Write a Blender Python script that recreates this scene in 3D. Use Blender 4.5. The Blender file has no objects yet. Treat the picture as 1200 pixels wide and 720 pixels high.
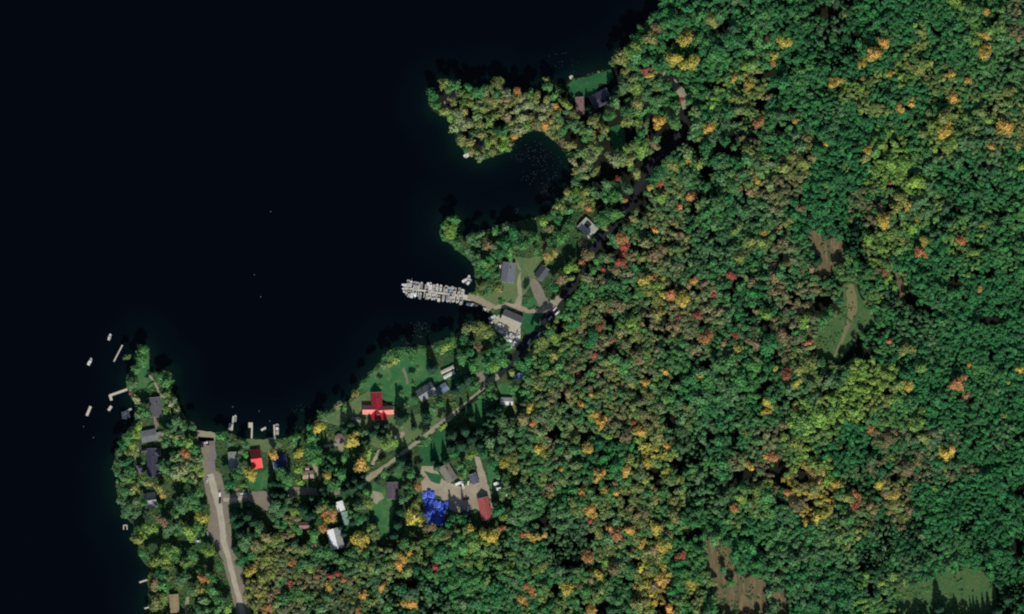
import bpy, bmesh, math, random
import numpy as np
from mathutils import Vector, Matrix
from mathutils.geometry import tessellate_polygon
random.seed(7); RNG = np.random.default_rng(11)
S = 0.8                      # metres on the ground per photograph pixel
GZ = 0.8                     # height of the land above the lake
scene = bpy.context.scene
COL = scene.collection
def W(px, py): return ((px - 600) * S, (360 - py) * S)
def lin(c):
    return tuple((v / 255 / 12.92) if v / 255 <= 0.04045 else ((v / 255 + 0.055) / 1.055) ** 2.4 for v in c)

# ------------------------------------------------------------------ object helpers
def tag(o, label=None, cat=None, group=None, kind=None):
    if label: o['label'] = label
    if cat: o['category'] = cat
    if group: o['group'] = group
    if kind: o['kind'] = kind
    return o
def thing(name, label, cat, x, y, z=GZ, rz=0, group=None):
    o = bpy.data.objects.new(name, None); COL.objects.link(o)
    o.empty_display_size = 0.5
    wx, wy = W(x, y); o.location = (wx, wy, z); o.rotation_euler = (0, 0, rz)
    return tag(o, label, cat, group)
def copy_tree(o, parent=None):
    c = o.copy(); COL.objects.link(c)
    if parent is not None: c.parent = parent
    for ch in list(o.children): copy_tree(ch, c)
    return c
class MB:
    """collects shapes and links them as one mesh object"""
    def __init__(s): s.v = []; s.f = []; s.m = []
    def add(s, v, f, m=0):
        n = len(s.v); s.v += [tuple(p) for p in v]
        s.f += [tuple(i + n for i in q) for q in f]; s.m += [m] * len(f); return s
    def box(s, x0, x1, y0, y1, z0, z1, m=0):
        return s.add([(x0,y0,z0),(x1,y0,z0),(x1,y1,z0),(x0,y1,z0),(x0,y0,z1),(x1,y0,z1),(x1,y1,z1),(x0,y1,z1)],
                     [(3,2,1,0),(4,5,6,7),(0,1,5,4),(1,2,6,5),(2,3,7,6),(3,0,4,7)], m)
    def tube(s, p, q, r0, r1=None, n=8, m=0, caps=True):
        r1 = r0 if r1 is None else r1
        p = Vector(p); q = Vector(q); d = (q - p).normalized()
        a = d.orthogonal().normalized(); b = d.cross(a)
        v = []
        for c, r in ((p, r0), (q, r1)):
            for i in range(n):
                t = 2 * math.pi * i / n; v.append(c + a * (r * math.cos(t)) + b * (r * math.sin(t)))
        f = [(i, (i + 1) % n, n + (i + 1) % n, n + i) for i in range(n)]
        if caps: f += [tuple(range(n - 1, -1, -1)), tuple(range(n, 2 * n))]
        return s.add(v, f, m)
    def loft(s, rings, m=0, closed=True):
        n = len(rings[0]); v = [p for r in rings for p in r]; f = []
        for k in range(len(rings) - 1):
            for i in range(n if closed else n - 1):
                j = (i + 1) % n
                f.append((k*n+i, k*n+j, (k+1)*n+j, (k+1)*n+i))
        if closed: f += [tuple(range(n - 1, -1, -1)), tuple(range((len(rings)-1)*n, len(rings)*n))]
        return s.add(v, f, m)
    def build(s, name, mat, parent=None, smooth=False):
        me = bpy.data.meshes.new(name); me.from_pydata(s.v, [], s.f); me.update()
        for mm in (mat if isinstance(mat, (list, tuple)) else [mat]): me.materials.append(mm)
        if len(me.materials) > 1: me.polygons.foreach_set('material_index', s.m)
        if smooth: me.polygons.foreach_set('use_smooth', [True] * len(s.f))
        o = bpy.data.objects.new(name, me); COL.objects.link(o)
        if parent is not None: o.parent = parent
        return o

# ------------------------------------------------------------------ materials
def nodes(name):
    m = bpy.data.materials.new(name); m.use_nodes = True
    nt = m.node_tree; nt.nodes.clear()
    return m, nt, nt.nodes, nt.links
def noisy(name, c1, c2, scale=0.3, rough=0.8, detail=6, c3=None, scale3=3.0, bump=0.0, spec=0.3, metal=0.0, stretch=None):
    """two colours mixed by one noise, speckled by a third through a finer one"""
    m, nt, N, L = nodes(name)
    out = N.new('ShaderNodeOutputMaterial'); b = N.new('ShaderNodeBsdfPrincipled')
    b.inputs['Roughness'].default_value = rough; b.inputs['Specular IOR Level'].default_value = spec
    b.inputs['Metallic'].default_value = metal
    tc = N.new('ShaderNodeNewGeometry') if stretch is None else N.new('ShaderNodeTexCoord')
    src = tc.outputs['Position'] if stretch is None else tc.outputs['Object']
    if stretch is not None:
        mp = N.new('ShaderNodeMapping'); mp.inputs['Scale'].default_value = stretch
        L.new(src, mp.inputs['Vector']); src = mp.outputs['Vector']
    n1 = N.new('ShaderNodeTexNoise'); n1.inputs['Scale'].default_value = scale; n1.inputs['Detail'].default_value = detail
    n1.inputs['Roughness'].default_value = 0.65
    L.new(src, n1.inputs['Vector'])
    r1 = N.new('ShaderNodeMapRange'); r1.inputs[1].default_value = 0.35; r1.inputs[2].default_value = 0.65
    L.new(n1.outputs['Fac'], r1.inputs[0])
    mx = N.new('ShaderNodeMix'); mx.data_type = 'RGBA'
    mx.inputs[6].default_value = (*lin(c1), 1); mx.inputs[7].default_value = (*lin(c2), 1)
    L.new(r1.outputs[0], mx.inputs[0]); col = mx.outputs[2]
    if c3 is not None:
        n2 = N.new('ShaderNodeTexNoise'); n2.inputs['Scale'].default_value = scale3; n2.inputs['Detail'].default_value = 4
        L.new(src, n2.inputs['Vector'])
        r2 = N.new('ShaderNodeMapRange'); r2.inputs[1].default_value = 0.5; r2.inputs[2].default_value = 0.72
        L.new(n2.outputs['Fac'], r2.inputs[0])
        m2 = N.new('ShaderNodeMix'); m2.data_type = 'RGBA'; m2.inputs[7].default_value = (*lin(c3), 1)
        L.new(r2.outputs[0], m2.inputs[0]); L.new(col, m2.inputs[6]); col = m2.outputs[2]
    L.new(col, b.inputs['Base Color'])
    if bump:
        bp = N.new('ShaderNodeBump'); bp.inputs['Strength'].default_value = bump; bp.inputs['Distance'].default_value = 0.3
        L.new(n1.outputs['Fac'], bp.inputs['Height']); L.new(bp.outputs[0], b.inputs['Normal'])
    L.new(b.outputs[0], out.inputs[0]); return m
_paint = {}
def paint(c, rough=0.5, var=0.12, key=''):
    k = (tuple(c), rough, key)
    if k not in _paint:
        d = tuple(max(0, v * (1 - var)) for v in c)
        _paint[k] = noisy('paint_%d_%d_%d' % tuple(int(v) for v in c), c, d, scale=0.9, rough=rough, detail=5)
    return _paint[k]
def roofing(c, streak=True):
    k = (tuple(c), 'roof')
    if k not in _paint:
        d = tuple(v * 0.8 for v in c); e = tuple(min(255, v * 1.12 + 6) for v in c)
        _paint[k] = noisy('roofing_%d_%d_%d' % tuple(int(v) for v in c), c, d, scale=0.35, rough=0.75, c3=e, scale3=1.4, stretch=(2.4, 0.8, 1))
    return _paint[k]
def leaf_mat(name, attr):
    m, nt, N, L = nodes(name)
    out = N.new('ShaderNodeOutputMaterial')
    if attr:
        a = N.new('ShaderNodeAttribute'); a.attribute_name = 'tint'; base = a.outputs['Color']
    else:
        a = N.new('ShaderNodeObjectInfo'); base = a.outputs['Color']
    v = N.new('ShaderNodeAttribute'); v.attribute_name = 'vary'
    mr = N.new('ShaderNodeMapRange'); mr.inputs[3].default_value = 0.68; mr.inputs[4].default_value = 1.36
    L.new(v.outputs['Fac'], mr.inputs[0])
    tf = N.new('ShaderNodeMapRange'); tf.inputs[1].default_value = .75; tf.inputs[2].default_value = .15; tf.inputs[4].default_value = .42; L.new(v.outputs['Fac'], tf.inputs[0])
    tm = N.new('ShaderNodeMix'); tm.data_type = 'RGBA'; tm.inputs[7].default_value = (.06, .15, .05, 1)      # patches of each crown that are still green
    L.new(tf.outputs[0], tm.inputs[0]); L.new(base, tm.inputs[6]); base = tm.outputs[2]
    hs = N.new('ShaderNodeHueSaturation'); L.new(base, hs.inputs['Color']); L.new(mr.outputs[0], hs.inputs['Value'])
    h2 = N.new('ShaderNodeMapRange'); h2.inputs[3].default_value = 0.515; h2.inputs[4].default_value = 0.485
    L.new(v.outputs['Fac'], h2.inputs[0]); L.new(h2.outputs[0], hs.inputs['Hue'])
    d = N.new('ShaderNodeBsdfPrincipled'); d.inputs['Roughness'].default_value = 0.6; d.inputs['Specular IOR Level'].default_value = 0.12
    L.new(hs.outputs[0], d.inputs['Base Color'])
    t = N.new('ShaderNodeBsdfTranslucent'); L.new(hs.outputs[0], t.inputs['Color'])
    mx = N.new('ShaderNodeMixShader'); mx.inputs[0].default_value = 0.16
    L.new(d.outputs[0], mx.inputs[1]); L.new(t.outputs[0], mx.inputs[2]); L.new(mx.outputs[0], out.inputs[0])
    return m
LEAF_T = leaf_mat('foliage_of_single_trees', False)
LEAF_A = leaf_mat('foliage_of_the_forest', True)
BARK = noisy('bark', (92, 80, 68), (60, 52, 45), scale=2.0, rough=0.9)
WHITE = paint((236, 238, 236), 0.35, 0.06)
OFFWHITE = paint((214, 210, 196), 0.5)
GREY = paint((140, 142, 144), 0.5)
DARK = paint((34, 36, 40), 0.5)
WOOD = noisy('weathered_dock_boards', (198, 193, 176), (168, 162, 146), scale=0.8, rough=0.85, c3=(212, 207, 190), scale3=3, stretch=(6, 0.6, 1))
def _glass():
    m, nt, N, L = nodes('window_glass'); out = N.new('ShaderNodeOutputMaterial'); b = N.new('ShaderNodeBsdfPrincipled')
    b.inputs['Base Color'].default_value = (0.012, 0.016, 0.02, 1); b.inputs['Roughness'].default_value = 0.06
    b.inputs['Specular IOR Level'].default_value = 0.6
    L.new(b.outputs[0], out.inputs[0]); return m
GLASS = _glass()
RUBBER = paint((22, 22, 23), 0.8)
BRICK = noisy('chimney_brick', (128, 84, 70), (98, 66, 58), scale=3, rough=0.9)
# ------------------------------------------------------------------ shoreline and land cover
SHORE = [(775,-300),(776,0),(770,12),(760,22),(750,32),(737,50),(728,62),(724,72),(716,79),(700,83),(685,88),(668,93),(662,99),(650,99),(641,95),(632,101),
(622,109),(612,109),(600,109),(591,102),(586,94),(578,94),(574,100),(565,105),(555,102),(545,100),(535,99),(520,98),(512,101),(504,106),(501,114),(502,123),
(508,131),(517,136),(524,139),(529,146),(531,155),(534,165),(539,172),(546,177),(552,181),(558,186),(565,188),(575,185),(585,181),(597,178),(600,172),(604,165),
(608,160),(614,157),(621,154),(628,153),(635,154),(641,158),(648,164),(655,171),(662,179),(667,187),(670,196),(674,205),(665,219),(657,230),(650,241),(640,251),
(625,255),(610,259),(595,262),(580,266),(570,270),(560,272),(552,274),(543,278),(538,270),(535,255),(525,253),(518,262),(514,273),(517,281),(525,284),(532,290),
(541,298),(549,304),(555,308),(557,318),(558,332),(556,341),(549,345),(549,350),(557,353),(563,357),(570,361),(576,366),(580,374),(581,382),(572,380),(562,377),
(552,377),(544,381),(539,388),(530,394),(520,398),(510,402),(500,405),(490,405),(478,407),(465,407),(457,410),(450,416),(443,426),(437,433),(431,440),(425,448),
(419,455),(415,463),(406,470),(396,474),(388,481),(377,487),(370,493),(362,498),(356,505),(346,511),(336,514),(321,514),(308,515),(295,514),(284,514),(274,510),
(264,505),(251,507),(242,506),(231,505),(227,496),(219,491),(213,484),(210,477),(208,467),(200,458),(202,447),(200,437),(192,434),(183,437),(176,437),(174,430),
(175,420),(174,410),(171,405),(165,404),(160,410),(161,420),(160,428),(153,434),(148,442),(147,452),(152,460),(153,466),(158,473),(157,479),(159,488),(156,496),
(149,503),(145,511),(141,520),(137,530),(134,540),(133,551),(135,562),(136,573),(139,585),(142,601),(150,609),(157,616),(155,629),(162,640),(162,649),(169,660),
(176,667),(172,680),(174,693),(173,707),(175,720),(178,760),(170,1000),(170,3600),(4200,3600),(4200,-3000),(775,-3000)]
SH = np.array(SHORE, float)
def inside(poly, P):
    x, y = P[:, 0], P[:, 1]; r = np.zeros(len(P), bool); q = np.asarray(poly, float); n = len(q); j = n - 1
    for i in range(n):
        xi, yi = q[i]; xj, yj = q[j]
        if yi != yj: r ^= ((yi > y) != (yj > y)) & (x < (xj - xi) * (y - yi) / (yj - yi) + xi)
        j = i
    return r
def seg_dist(path, P, closed=False):
    q = np.asarray(path, float); d = np.full(len(P), 1e9)
    for i in range(len(q) if closed else len(q) - 1):
        a = q[i]; b = q[(i + 1) % len(q)]; ab = b - a; l2 = (ab ** 2).sum() + 1e-9
        t = np.clip(((P - a) @ ab) / l2, 0, 1)
        d = np.minimum(d, np.hypot(P[:, 0] - a[0] - t * ab[0], P[:, 1] - a[1] - t * ab[1]))
    return d
_NG = {}
def vnoise(P, scale, seed):
    """smooth value noise on photograph coordinates, 0..1"""
    if seed not in _NG: _NG[seed] = np.random.default_rng(seed).random((256, 256))
    g = _NG[seed]; q = P / scale
    i = np.floor(q).astype(int); f = q - i; f = f * f * (3 - 2 * f)
    a = g[i[:,0] % 256, i[:,1] % 256]; b = g[(i[:,0]+1) % 256, i[:,1] % 256]
    c = g[i[:,0] % 256, (i[:,1]+1) % 256]; d = g[(i[:,0]+1) % 256, (i[:,1]+1) % 256]
    return (a*(1-f[:,0])+b*f[:,0])*(1-f[:,1]) + (c*(1-f[:,0])+d*f[:,0])*f[:,1]
def ribbon(path):
    """outline round a path of (x, y, width)"""
    p = np.array(path, float); left, right = [], []
    for i in range(len(p)):
        t = p[min(i+1, len(p)-1), :2] - p[max(i-1, 0), :2]; t /= np.hypot(*t) + 1e-9; n = np.array([t[1], -t[0]])
        left.append(tuple(p[i, :2] + n * p[i, 2] / 2)); right.append(tuple(p[i, :2] - n * p[i, 2] / 2))
    return left + right[::-1]
def ragged(poly, step, amp, seed):
    """outline resampled and frayed a little, as grass and gravel edges are"""
    q = np.array(poly, float); out = []
    for i in range(len(q)):
        a, b = q[i], q[(i + 1) % len(q)]; n = max(1, int(np.hypot(*(b - a)) / step))
        for k in range(n): out.append(a + (b - a) * k / n)
    out = np.array(out); 
    dx = vnoise(out, step * 2.2, seed) - 0.5; dy = vnoise(out, step * 2.2, seed + 1) - 0.5
    return [(x + amp * 2 * u, y + amp * 2 * v) for (x, y), u, v in zip(out, dx, dy)]
SHEETS = []; ROUGH = []
def sheet(name, poly, mat, level, keep=True, step=2.0, amp=0.7, label=None):
    if name in ('clearing', 'meadow'): step, amp = 2.6, 2.4
    pts = ragged(poly, step, amp, len(SHEETS) + 50) if amp else list(poly)
    v = [Vector((*W(x, y), GZ + 0.05 + 0.035 * level)) for x, y in pts]
    if keep: SHEETS.append(pts)
    if name in ('clearing', 'meadow'): ROUGH.append(pts)
    tr = tessellate_polygon([v]); me = bpy.data.meshes.new(name)
    f = []
    for a, b, c in tr:
        n = (v[b] - v[a]).cross(v[c] - v[a]); f.append((a, b, c) if n.z > 0 else (a, c, b))
    me.from_pydata([tuple(p) for p in v], [], f); me.materials.append(mat)
    o = bpy.data.objects.new(name, me); COL.objects.link(o); tag(o, label, None, None, 'structure'); return o

# the ground: one sheet of terrain that dips under the lake at the shore
xs = np.concatenate([np.linspace(-3000, -160, 24)[:-1], np.arange(-160, 100, 8), np.arange(100, 840, 2.0), np.arange(840, 1360, 8), np.linspace(1360, 4000, 24)])
ys = np.concatenate([np.linspace(-2800, -160, 24)[:-1], np.arange(-160, 0, 8), np.arange(0, 724, 2.0), np.arange(724, 900, 8), np.linspace(900, 3400, 24)])
gx, gy = np.meshgrid(xs, ys); GP = np.stack([gx.ravel(), gy.ravel()], 1)
near = (GP[:,0] > -200) & (GP[:,0] < 900) & (GP[:,1] > -320) & (GP[:,1] < 1020)
sd = np.full(len(GP), 60.0); sd[near] = np.minimum(60, seg_dist(SH, GP[near], True))
sd *= np.where(inside(SH, GP), 1, -1)
sdn = sd + (vnoise(GP, 5, 3) - 0.5) * 2.4 * (np.abs(sd) < 20)
gz = np.where(sdn > 0, np.minimum(GZ, sdn * 0.45), np.maximum(-4.0, sdn * 0.35))
VILLAGE = [(130,395),(215,430),(232,500),(360,490),(430,430),(470,398),(540,370),(548,335),(500,262),(540,245),(650,255),(690,240),(705,270),(660,345),(640,385),(612,425),(612,480),(606,545),(600,620),(520,622),(470,640),(400,650),(300,625),(290,730),(170,730),(130,600)]
vil = np.clip(0.5 + np.where(inside(VILLAGE, GP), 1, -1) * np.minimum(30, np.where(near, seg_dist(VILLAGE, GP, True), 30)) / 24, 0, 1)
me = bpy.data.meshes.new('ground'); nx, ny = len(xs), len(ys)
co = np.stack([(GP[:,0]-600)*S, (360-GP[:,1])*S, gz], 1)
ii = np.arange(nx*ny).reshape(ny, nx); q = np.stack([ii[:-1,:-1], ii[1:,:-1], ii[1:,1:], ii[:-1,1:]], -1).reshape(-1, 4)
me.vertices.add(len(co)); me.vertices.foreach_set('co', co.ravel()); me.loops.add(q.size); me.loops.foreach_set('vertex_index', q.ravel())
me.polygons.add(len(q)); me.polygons.foreach_set('loop_start', np.arange(0, q.size, 4)); me.polygons.foreach_set('loop_total', np.full(len(q), 4))
a = me.attributes.new('turf', 'FLOAT', 'POINT'); a.data.foreach_set('value', vil.astype(np.float32))
me.update(); me.validate()
def ground_mat():
    m, nt, N, L = nodes('ground_cover'); out = N.new('ShaderNodeOutputMaterial'); b = N.new('ShaderNodeBsdfPrincipled'); b.inputs['Roughness'].default_value = 0.95; b.inputs['Specular IOR Level'].default_value = 0.1
    g = N.new('ShaderNodeNewGeometry'); at = N.new('ShaderNodeAttribute'); at.attribute_name = 'turf'
    def noise(s, d=5):
        n = N.new('ShaderNodeTexNoise'); n.inputs['Scale'].default_value = s; n.inputs['Detail'].default_value = d; n.inputs['Roughness'].default_value = 0.7
        L.new(g.outputs['Position'], n.inputs['Vector']); r = N.new('ShaderNodeMapRange'); r.inputs[1].default_value = 0.38; r.inputs[2].default_value = 0.62; L.new(n.outputs['Fac'], r.inputs[0]); return r.outputs[0]
    def mix(f, c1, c2):
        x = N.new('ShaderNodeMix'); x.data_type = 'RGBA'; L.new(f, x.inputs[0])
        for s, c in ((6, c1), (7, c2)):
            if isinstance(c, tuple): x.inputs[s].default_value = (*lin(c), 1)
            else: L.new(c, x.inputs[s])
        return x.outputs[2]
    floor = mix(noise(0.12), (26, 28, 20), (42, 38, 30)); floor = mix(noise(0.7), floor, (24, 34, 22))
    turf = mix(noise(0.08), (44, 88, 50), (88, 96, 62)); turf = mix(noise(0.5), turf, (42, 68, 42))
    c = mix(at.outputs['Fac'], floor, turf)
    L.new(c, b.inputs['Base Color']); L.new(b.outputs[0], out.inputs[0]); return m
me.materials.append(ground_mat())
o = bpy.data.objects.new('ground', me); COL.objects.link(o); tag(o, kind='structure')

# the lake
wxs = np.concatenate([np.linspace(-3000, -120, 14)[:-1], np.arange(-120, 800, 6), np.linspace(800, 3000, 10)])
wys = np.concatenate([np.linspace(-2800, -60, 12)[:-1], np.arange(-60, 780, 6), np.linspace(780, 3000, 10)])
gx, gy = np.meshgrid(wxs, wys); WP = np.stack([gx.ravel(), gy.ravel()], 1)
wn = (WP[:,0] > -150) & (WP[:,0] < 820) & (WP[:,1] > -80) & (WP[:,1] < 800)
wd = np.full(len(WP), 80.0); wd[wn] = np.minimum(80, seg_dist(SH, WP[wn], True)); wd[inside(SH, WP)] = 0
me = bpy.data.meshes.new('lake_water'); nx, ny = len(wxs), len(wys)
co = np.stack([(WP[:,0]-600)*S, (360-WP[:,1])*S, np.zeros(len(WP))], 1)
ii = np.arange(nx*ny).reshape(ny, nx); q = np.stack([ii[:-1,:-1], ii[1:,:-1], ii[1:,1:], ii[:-1,1:]], -1).reshape(-1, 4)
me.from_pydata(co.tolist(), [], q.tolist()); a = me.attributes.new('depth', 'FLOAT', 'POINT'); a.data.foreach_set('value', (wd / 80).astype(np.float32))
def water_mat():
    m, nt, N, L = nodes('lake_water'); out = N.new('ShaderNodeOutputMaterial'); b = N.new('ShaderNodeBsdfPrincipled')
    b.inputs['Roughness'].default_value = 0.12; b.inputs['IOR'].default_value = 1.33; b.inputs['Specular IOR Level'].default_value = 0.22
    g = N.new('ShaderNodeNewGeometry'); at = N.new('ShaderNodeAttribute'); at.attribute_name = 'depth'
    n = N.new('ShaderNodeTexNoise'); n.inputs['Scale'].default_value = 0.012; n.inputs['Detail'].default_value = 5; L.new(g.outputs['Position'], n.inputs['Vector'])
    ad = N.new('ShaderNodeMath'); ad.operation = 'MULTIPLY_ADD'; ad.inputs[1].default_value = 0.6; L.new(n.outputs['Fac'], ad.inputs[0]); L.new(at.outputs['Fac'], ad.inputs[2])
    r = N.new('ShaderNodeValToRGB'); e = r.color_ramp.elements
    e[0].position = 0.3; e[0].color = (*lin((6, 26, 21)), 1); e[1].position = 0.95; e[1].color = (*lin((2, 5, 12)), 1)
    k = r.color_ramp.elements.new(0.5); k.color = (*lin((3, 12, 17)), 1)
    L.new(ad.outputs[0], r.inputs[0]); L.new(r.outputs[0], b.inputs['Base Color'])
    w = N.new('ShaderNodeTexNoise'); w.inputs['Scale'].default_value = 0.9; w.inputs['Detail'].default_value = 4; L.new(g.outputs['Position'], w.inputs['Vector'])
    bp = N.new('ShaderNodeBump'); bp.inputs['Strength'].default_value = 0.12; bp.inputs['Distance'].default_value = 0.1
    L.new(w.outputs['Fac'], bp.inputs['Height']); L.new(bp.outputs[0], b.inputs['Normal']); L.new(b.outputs[0], out.inputs[0]); return m
me.materials.append(water_mat()); o = bpy.data.objects.new('lake_water', me); COL.objects.link(o); tag(o, kind='structure')

ASPHALT = noisy('shade_toned_asphalt', (30, 33, 40), (24, 27, 34), scale=0.2, rough=0.9, c3=(38, 40, 46), scale3=2)  # asphalt darkened and blued, tree shade over the highway put into its colour
PURPLE = noisy('worn_asphalt', (122, 117, 114), (106, 101, 101), scale=0.15, rough=0.9, c3=(124, 118, 114), scale3=1.5)
GRAVEL = noisy('pale_gravel', (150, 147, 122), (126, 124, 98), scale=0.1, rough=0.95, c3=(164, 158, 138), scale3=1.2)
TRACK = noisy('wheel_tracks', (170, 165, 146), (154, 148, 128), scale=0.12, rough=0.95, c3=(182, 176, 158), scale3=1.5)
SHOULDER = noisy('dusty_shoulder', (128, 120, 106), (112, 108, 92), scale=0.1, rough=0.95, c3=(138, 132, 112), scale3=1.3)
DIRT = noisy('bare_dirt', (160, 151, 128), (136, 127, 106), scale=0.08, rough=0.95, c3=(172, 164, 142), scale3=1.0)
SCRUB = noisy('stubble', (112, 98, 70), (78, 80, 54), scale=0.12, rough=0.95, c3=(134, 112, 88), scale3=0.5, stretch=(1.0, .22, 1))
MEADOW = noisy('rough_meadow', (52, 94, 50), (72, 98, 56), scale=0.06, rough=0.95, c3=(96, 106, 68), scale3=0.5)
GRASSY = noisy('grassy_track', (104, 112, 72), (118, 112, 80), scale=0.1, rough=0.95, c3=(130, 118, 88), scale3=0.8)
LAWN = noisy('mown_lawn', (38, 96, 54), (60, 110, 62), scale=0.06, rough=0.95, c3=(92, 112, 70), scale3=0.22)
LAWN2 = noisy('deep_green_lawn', (24, 80, 44), (38, 92, 52), scale=0.06, rough=0.95, c3=(54, 98, 58), scale3=0.25)
LAWN3 = noisy('patchy_lawn', (70, 106, 62), (96, 112, 72), scale=0.07, rough=0.95, c3=(112, 114, 80), scale3=0.4)
YARD = noisy('concrete_yard', (176, 172, 146), (160, 156, 132), scale=0.1, rough=0.9, c3=(186, 182, 160), scale3=1.0)
SAND = noisy('sandy_beach', (148, 140, 116), (134, 128, 104), scale=0.15, rough=0.95, c3=(158, 150, 128), scale3=1)
# lawns
sheet('lawn', [(663,101),(669,95),(685,91),(700,86),(716,82),(719,91),(713,98),(702,98),(699,108),(690,114),(672,118),(667,108)], LAWN2, 0)
sheet('lawn', [(714,150),(724,146),(732,152),(733,166),(728,178),(721,177),(715,162)], LAWN2, 0)
sheet('lawn', [(446,430),(470,410),(498,409),(501,424),(516,432),(528,424),(560,420),(590,412),(594,430),(576,440),(558,437),(530,445),(508,452),(489,458),(489,474),(466,478),(446,470),(432,458),(418,458),(424,451)], LAWN, 0)
sheet('lawn', [(412,470),(432,458),(462,476),(475,492),(500,480),(520,478),(520,490),(478,522),(455,530),(430,520),(400,500),(384,497),(376,492)], LAWN3, 0)
sheet('lawn', [(492,526),(519,503),(523,515),(521,541),(508,545),(492,546)], LAWN2, 1)
sheet('lawn', [(437,566),(452,572),(468,543),(471,556),(463,590),(456,624),(447,632),(439,604),(431,586),(430,574)], LAWN, 1)
sheet('lawn', [(556,343),(566,335),(583,334),(602,300),(618,303),(632,300),(638,309),(612,350),(612,366),(598,352),(580,361),(565,354)], LAWN3, 0)
sheet('lawn', [(612,368),(636,365),(632,388),(616,392),(611,380)], LAWN2, 1)
sheet('lawn', [(614,352),(626,347),(632,358),(614,362)], LAWN, 1)
sheet('lawn', [(160,404),(172,405),(175,425),(176,445),(172,455),(160,456),(158,440),(163,425)], LAWN, 0)
sheet('lawn', [(188,465),(196,472),(198,496),(190,500),(187,488)], LAWN, 0)
sheet('lawn', [(292,562),(308,553),(318,545),(312,574),(290,575)], LAWN, 0)
sheet('lawn', [(283,515),(320,515),(330,520),(326,530),(308,530),(300,523),(283,528)], LAWN3, 0)
sheet('lawn', [(497,552),(519,558),(515,568),(505,564)], LAWN2, 2)
sheet('lawn', [(540,479),(556,468),(570,470),(568,498),(556,500),(545,488)], LAWN, 0)
sheet('lawn', [(580,450),(600,448),(612,458),(612,470),(590,466)], LAWN, 0)
sheet('lawn', [(570,545),(584,545),(584,572),(576,580)], LAWN, 1)
# roads and tracks
HIGHWAY = [(584,441,7.2),(599,424,8.8),(612,407,9.6),(626,388,9.6),(642,370,9.6),(658,350,8.8),(672,330,8.0),(682,312,8.0),(695,292,9.6),(712,272,9.6),(728,252,8.0),(744,228,8.0),(755,206,8.0),(772,182,8.0),(790,167,7.2),(802,150,5.6),(803,128,4.8)]
sheet('road', ribbon(HIGHWAY), ASPHALT, 0, step=6, amp=0.4)
sheet('track', ribbon([(803,128,6),(800,110,9),(787,96,12),(770,85,7)]), GRAVEL, 1)
sheet('beach', [(230,504),(252,507),(253,518),(244,522),(231,517)], SAND, 1)
sheet('road', [(231,512),(251,513),(252,530),(250,550),(259,556),(262,570),(265,590),(269,602),(271,626),(274,648),(284,664),(286,684),(290,702),(296,724),(278,724),(268,682),(260,656),(250,636),(243,622),(246,600),(243,586),(238,562),(237,545),(236,528)], SHOULDER, 1, step=4)
sheet('road', [(244,517),(252,517),(253,535),(252,552),(246,552),(243,540),(246,530)], PURPLE, 2)
sheet('road_track', ribbon([(246,556,7),(251,575,8),(257,595,7),(260,615,7),(262,635,7),(268,655,6),(274,680,6),(280,702,6),(286,724,7)]), TRACK, 2, amp=0.5)
sheet('road', [(262,579),(283,577),(300,576),(312,576),(330,575),(345,571),(366,572),(380,575),(398,572),(398,580),(380,583),(362,580),(345,580),(330,587),(312,599),(300,590),(285,588),(264,593)], SHOULDER, 2)
sheet('road_track', ribbon([(262,586,5),(275,586,5),(290,582,3)]), TRACK, 3)
sheet('lane', ribbon([(398,576,4.9),(415,570,4.9),(430,562,7.4),(437,557,6.6),(447,550,4.9),(460,540,4.5),(472,531,4.5),(484,522,4.9),(500,510,4.9),(515,498,5.7),(526,491,6.6),(534,483,5.7),(545,474,4.5),(557,464,4.5),(567,455,4.9),(570,448,6.6),(584,441,6.6)]), GRAVEL, 2)
sheet('driveway', [(557,437),(568,434),(574,446),(569,455),(561,450)], SHOULDER, 3)
sheet('driveway', ribbon([(474,507,4),(466,513,7),(459,520,5),(444,530,4),(436,545,4)]), DIRT, 1)
sheet('driveway', ribbon([(400,522,7),(399,530,4)]), GRAVEL, 1)
sheet('driveway', ribbon([(380,523,3),(394,521,4),(403,520,7)]), GRAVEL, 2)
sheet('driveway', ribbon([(366,541,4),(371,552,5),(376,563,4)]), GRAVEL, 1)
sheet('driveway', [(437,575),(447,578),(450,584),(441,591),(434,586)], GRAVEL, 2)
sheet('path', ribbon([(473,432,3),(476,442,3),(477,450,2.5)]), SHOULDER, 1)
sheet('path', ribbon([(172,436,2),(178,444,2.5),(185,456,2.5),(189,466,3)]), DIRT, 1, amp=0.3)
sheet('driveway', ribbon([(183,489,6),(183,498,6),(182,504,5)]), SHOULDER, 1)
sheet('driveway', ribbon([(599,466,3),(603,478,4),(608,494,3)]), GRASSY, 1)
sheet('driveway', [(603,300),(610,316),(606,330),(607,346),(600,362),(608,366),(612,352),(610,320)], GRAVEL, 1)
sheet('driveway', [(619,326),(628,327),(634,335),(641,350),(646,362),(636,368),(632,360),(624,342)], SHOULDER, 2)
sheet('driveway', ribbon([(578,361,5),(592,358,6),(606,360,7),(620,365,5),(636,364,6),(650,355,9),(657,348,6)]), DIRT, 3)
sheet('driveway', ribbon([(549,347,7),(558,350,9),(568,356,9),(578,361,7)]), SAND, 2)
sheet('yard', [(579,372),(589,368),(604,378),(610,385),(610,400),(604,409),(596,402),(588,393),(580,386)], YARD, 3, amp=0.4)
sheet('yard', [(493,546),(508,546),(520,563),(540,571),(560,564),(559,546),(555,534),(562,536),(569,558),(574,575),(578,604),(572,613),(558,596),(540,600),(532,604),(516,582),(505,578),(494,577)], DIRT, 1)
sheet('driveway', [(218,700),(222,699),(221,718),(216,718)], SAND, 1)
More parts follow.
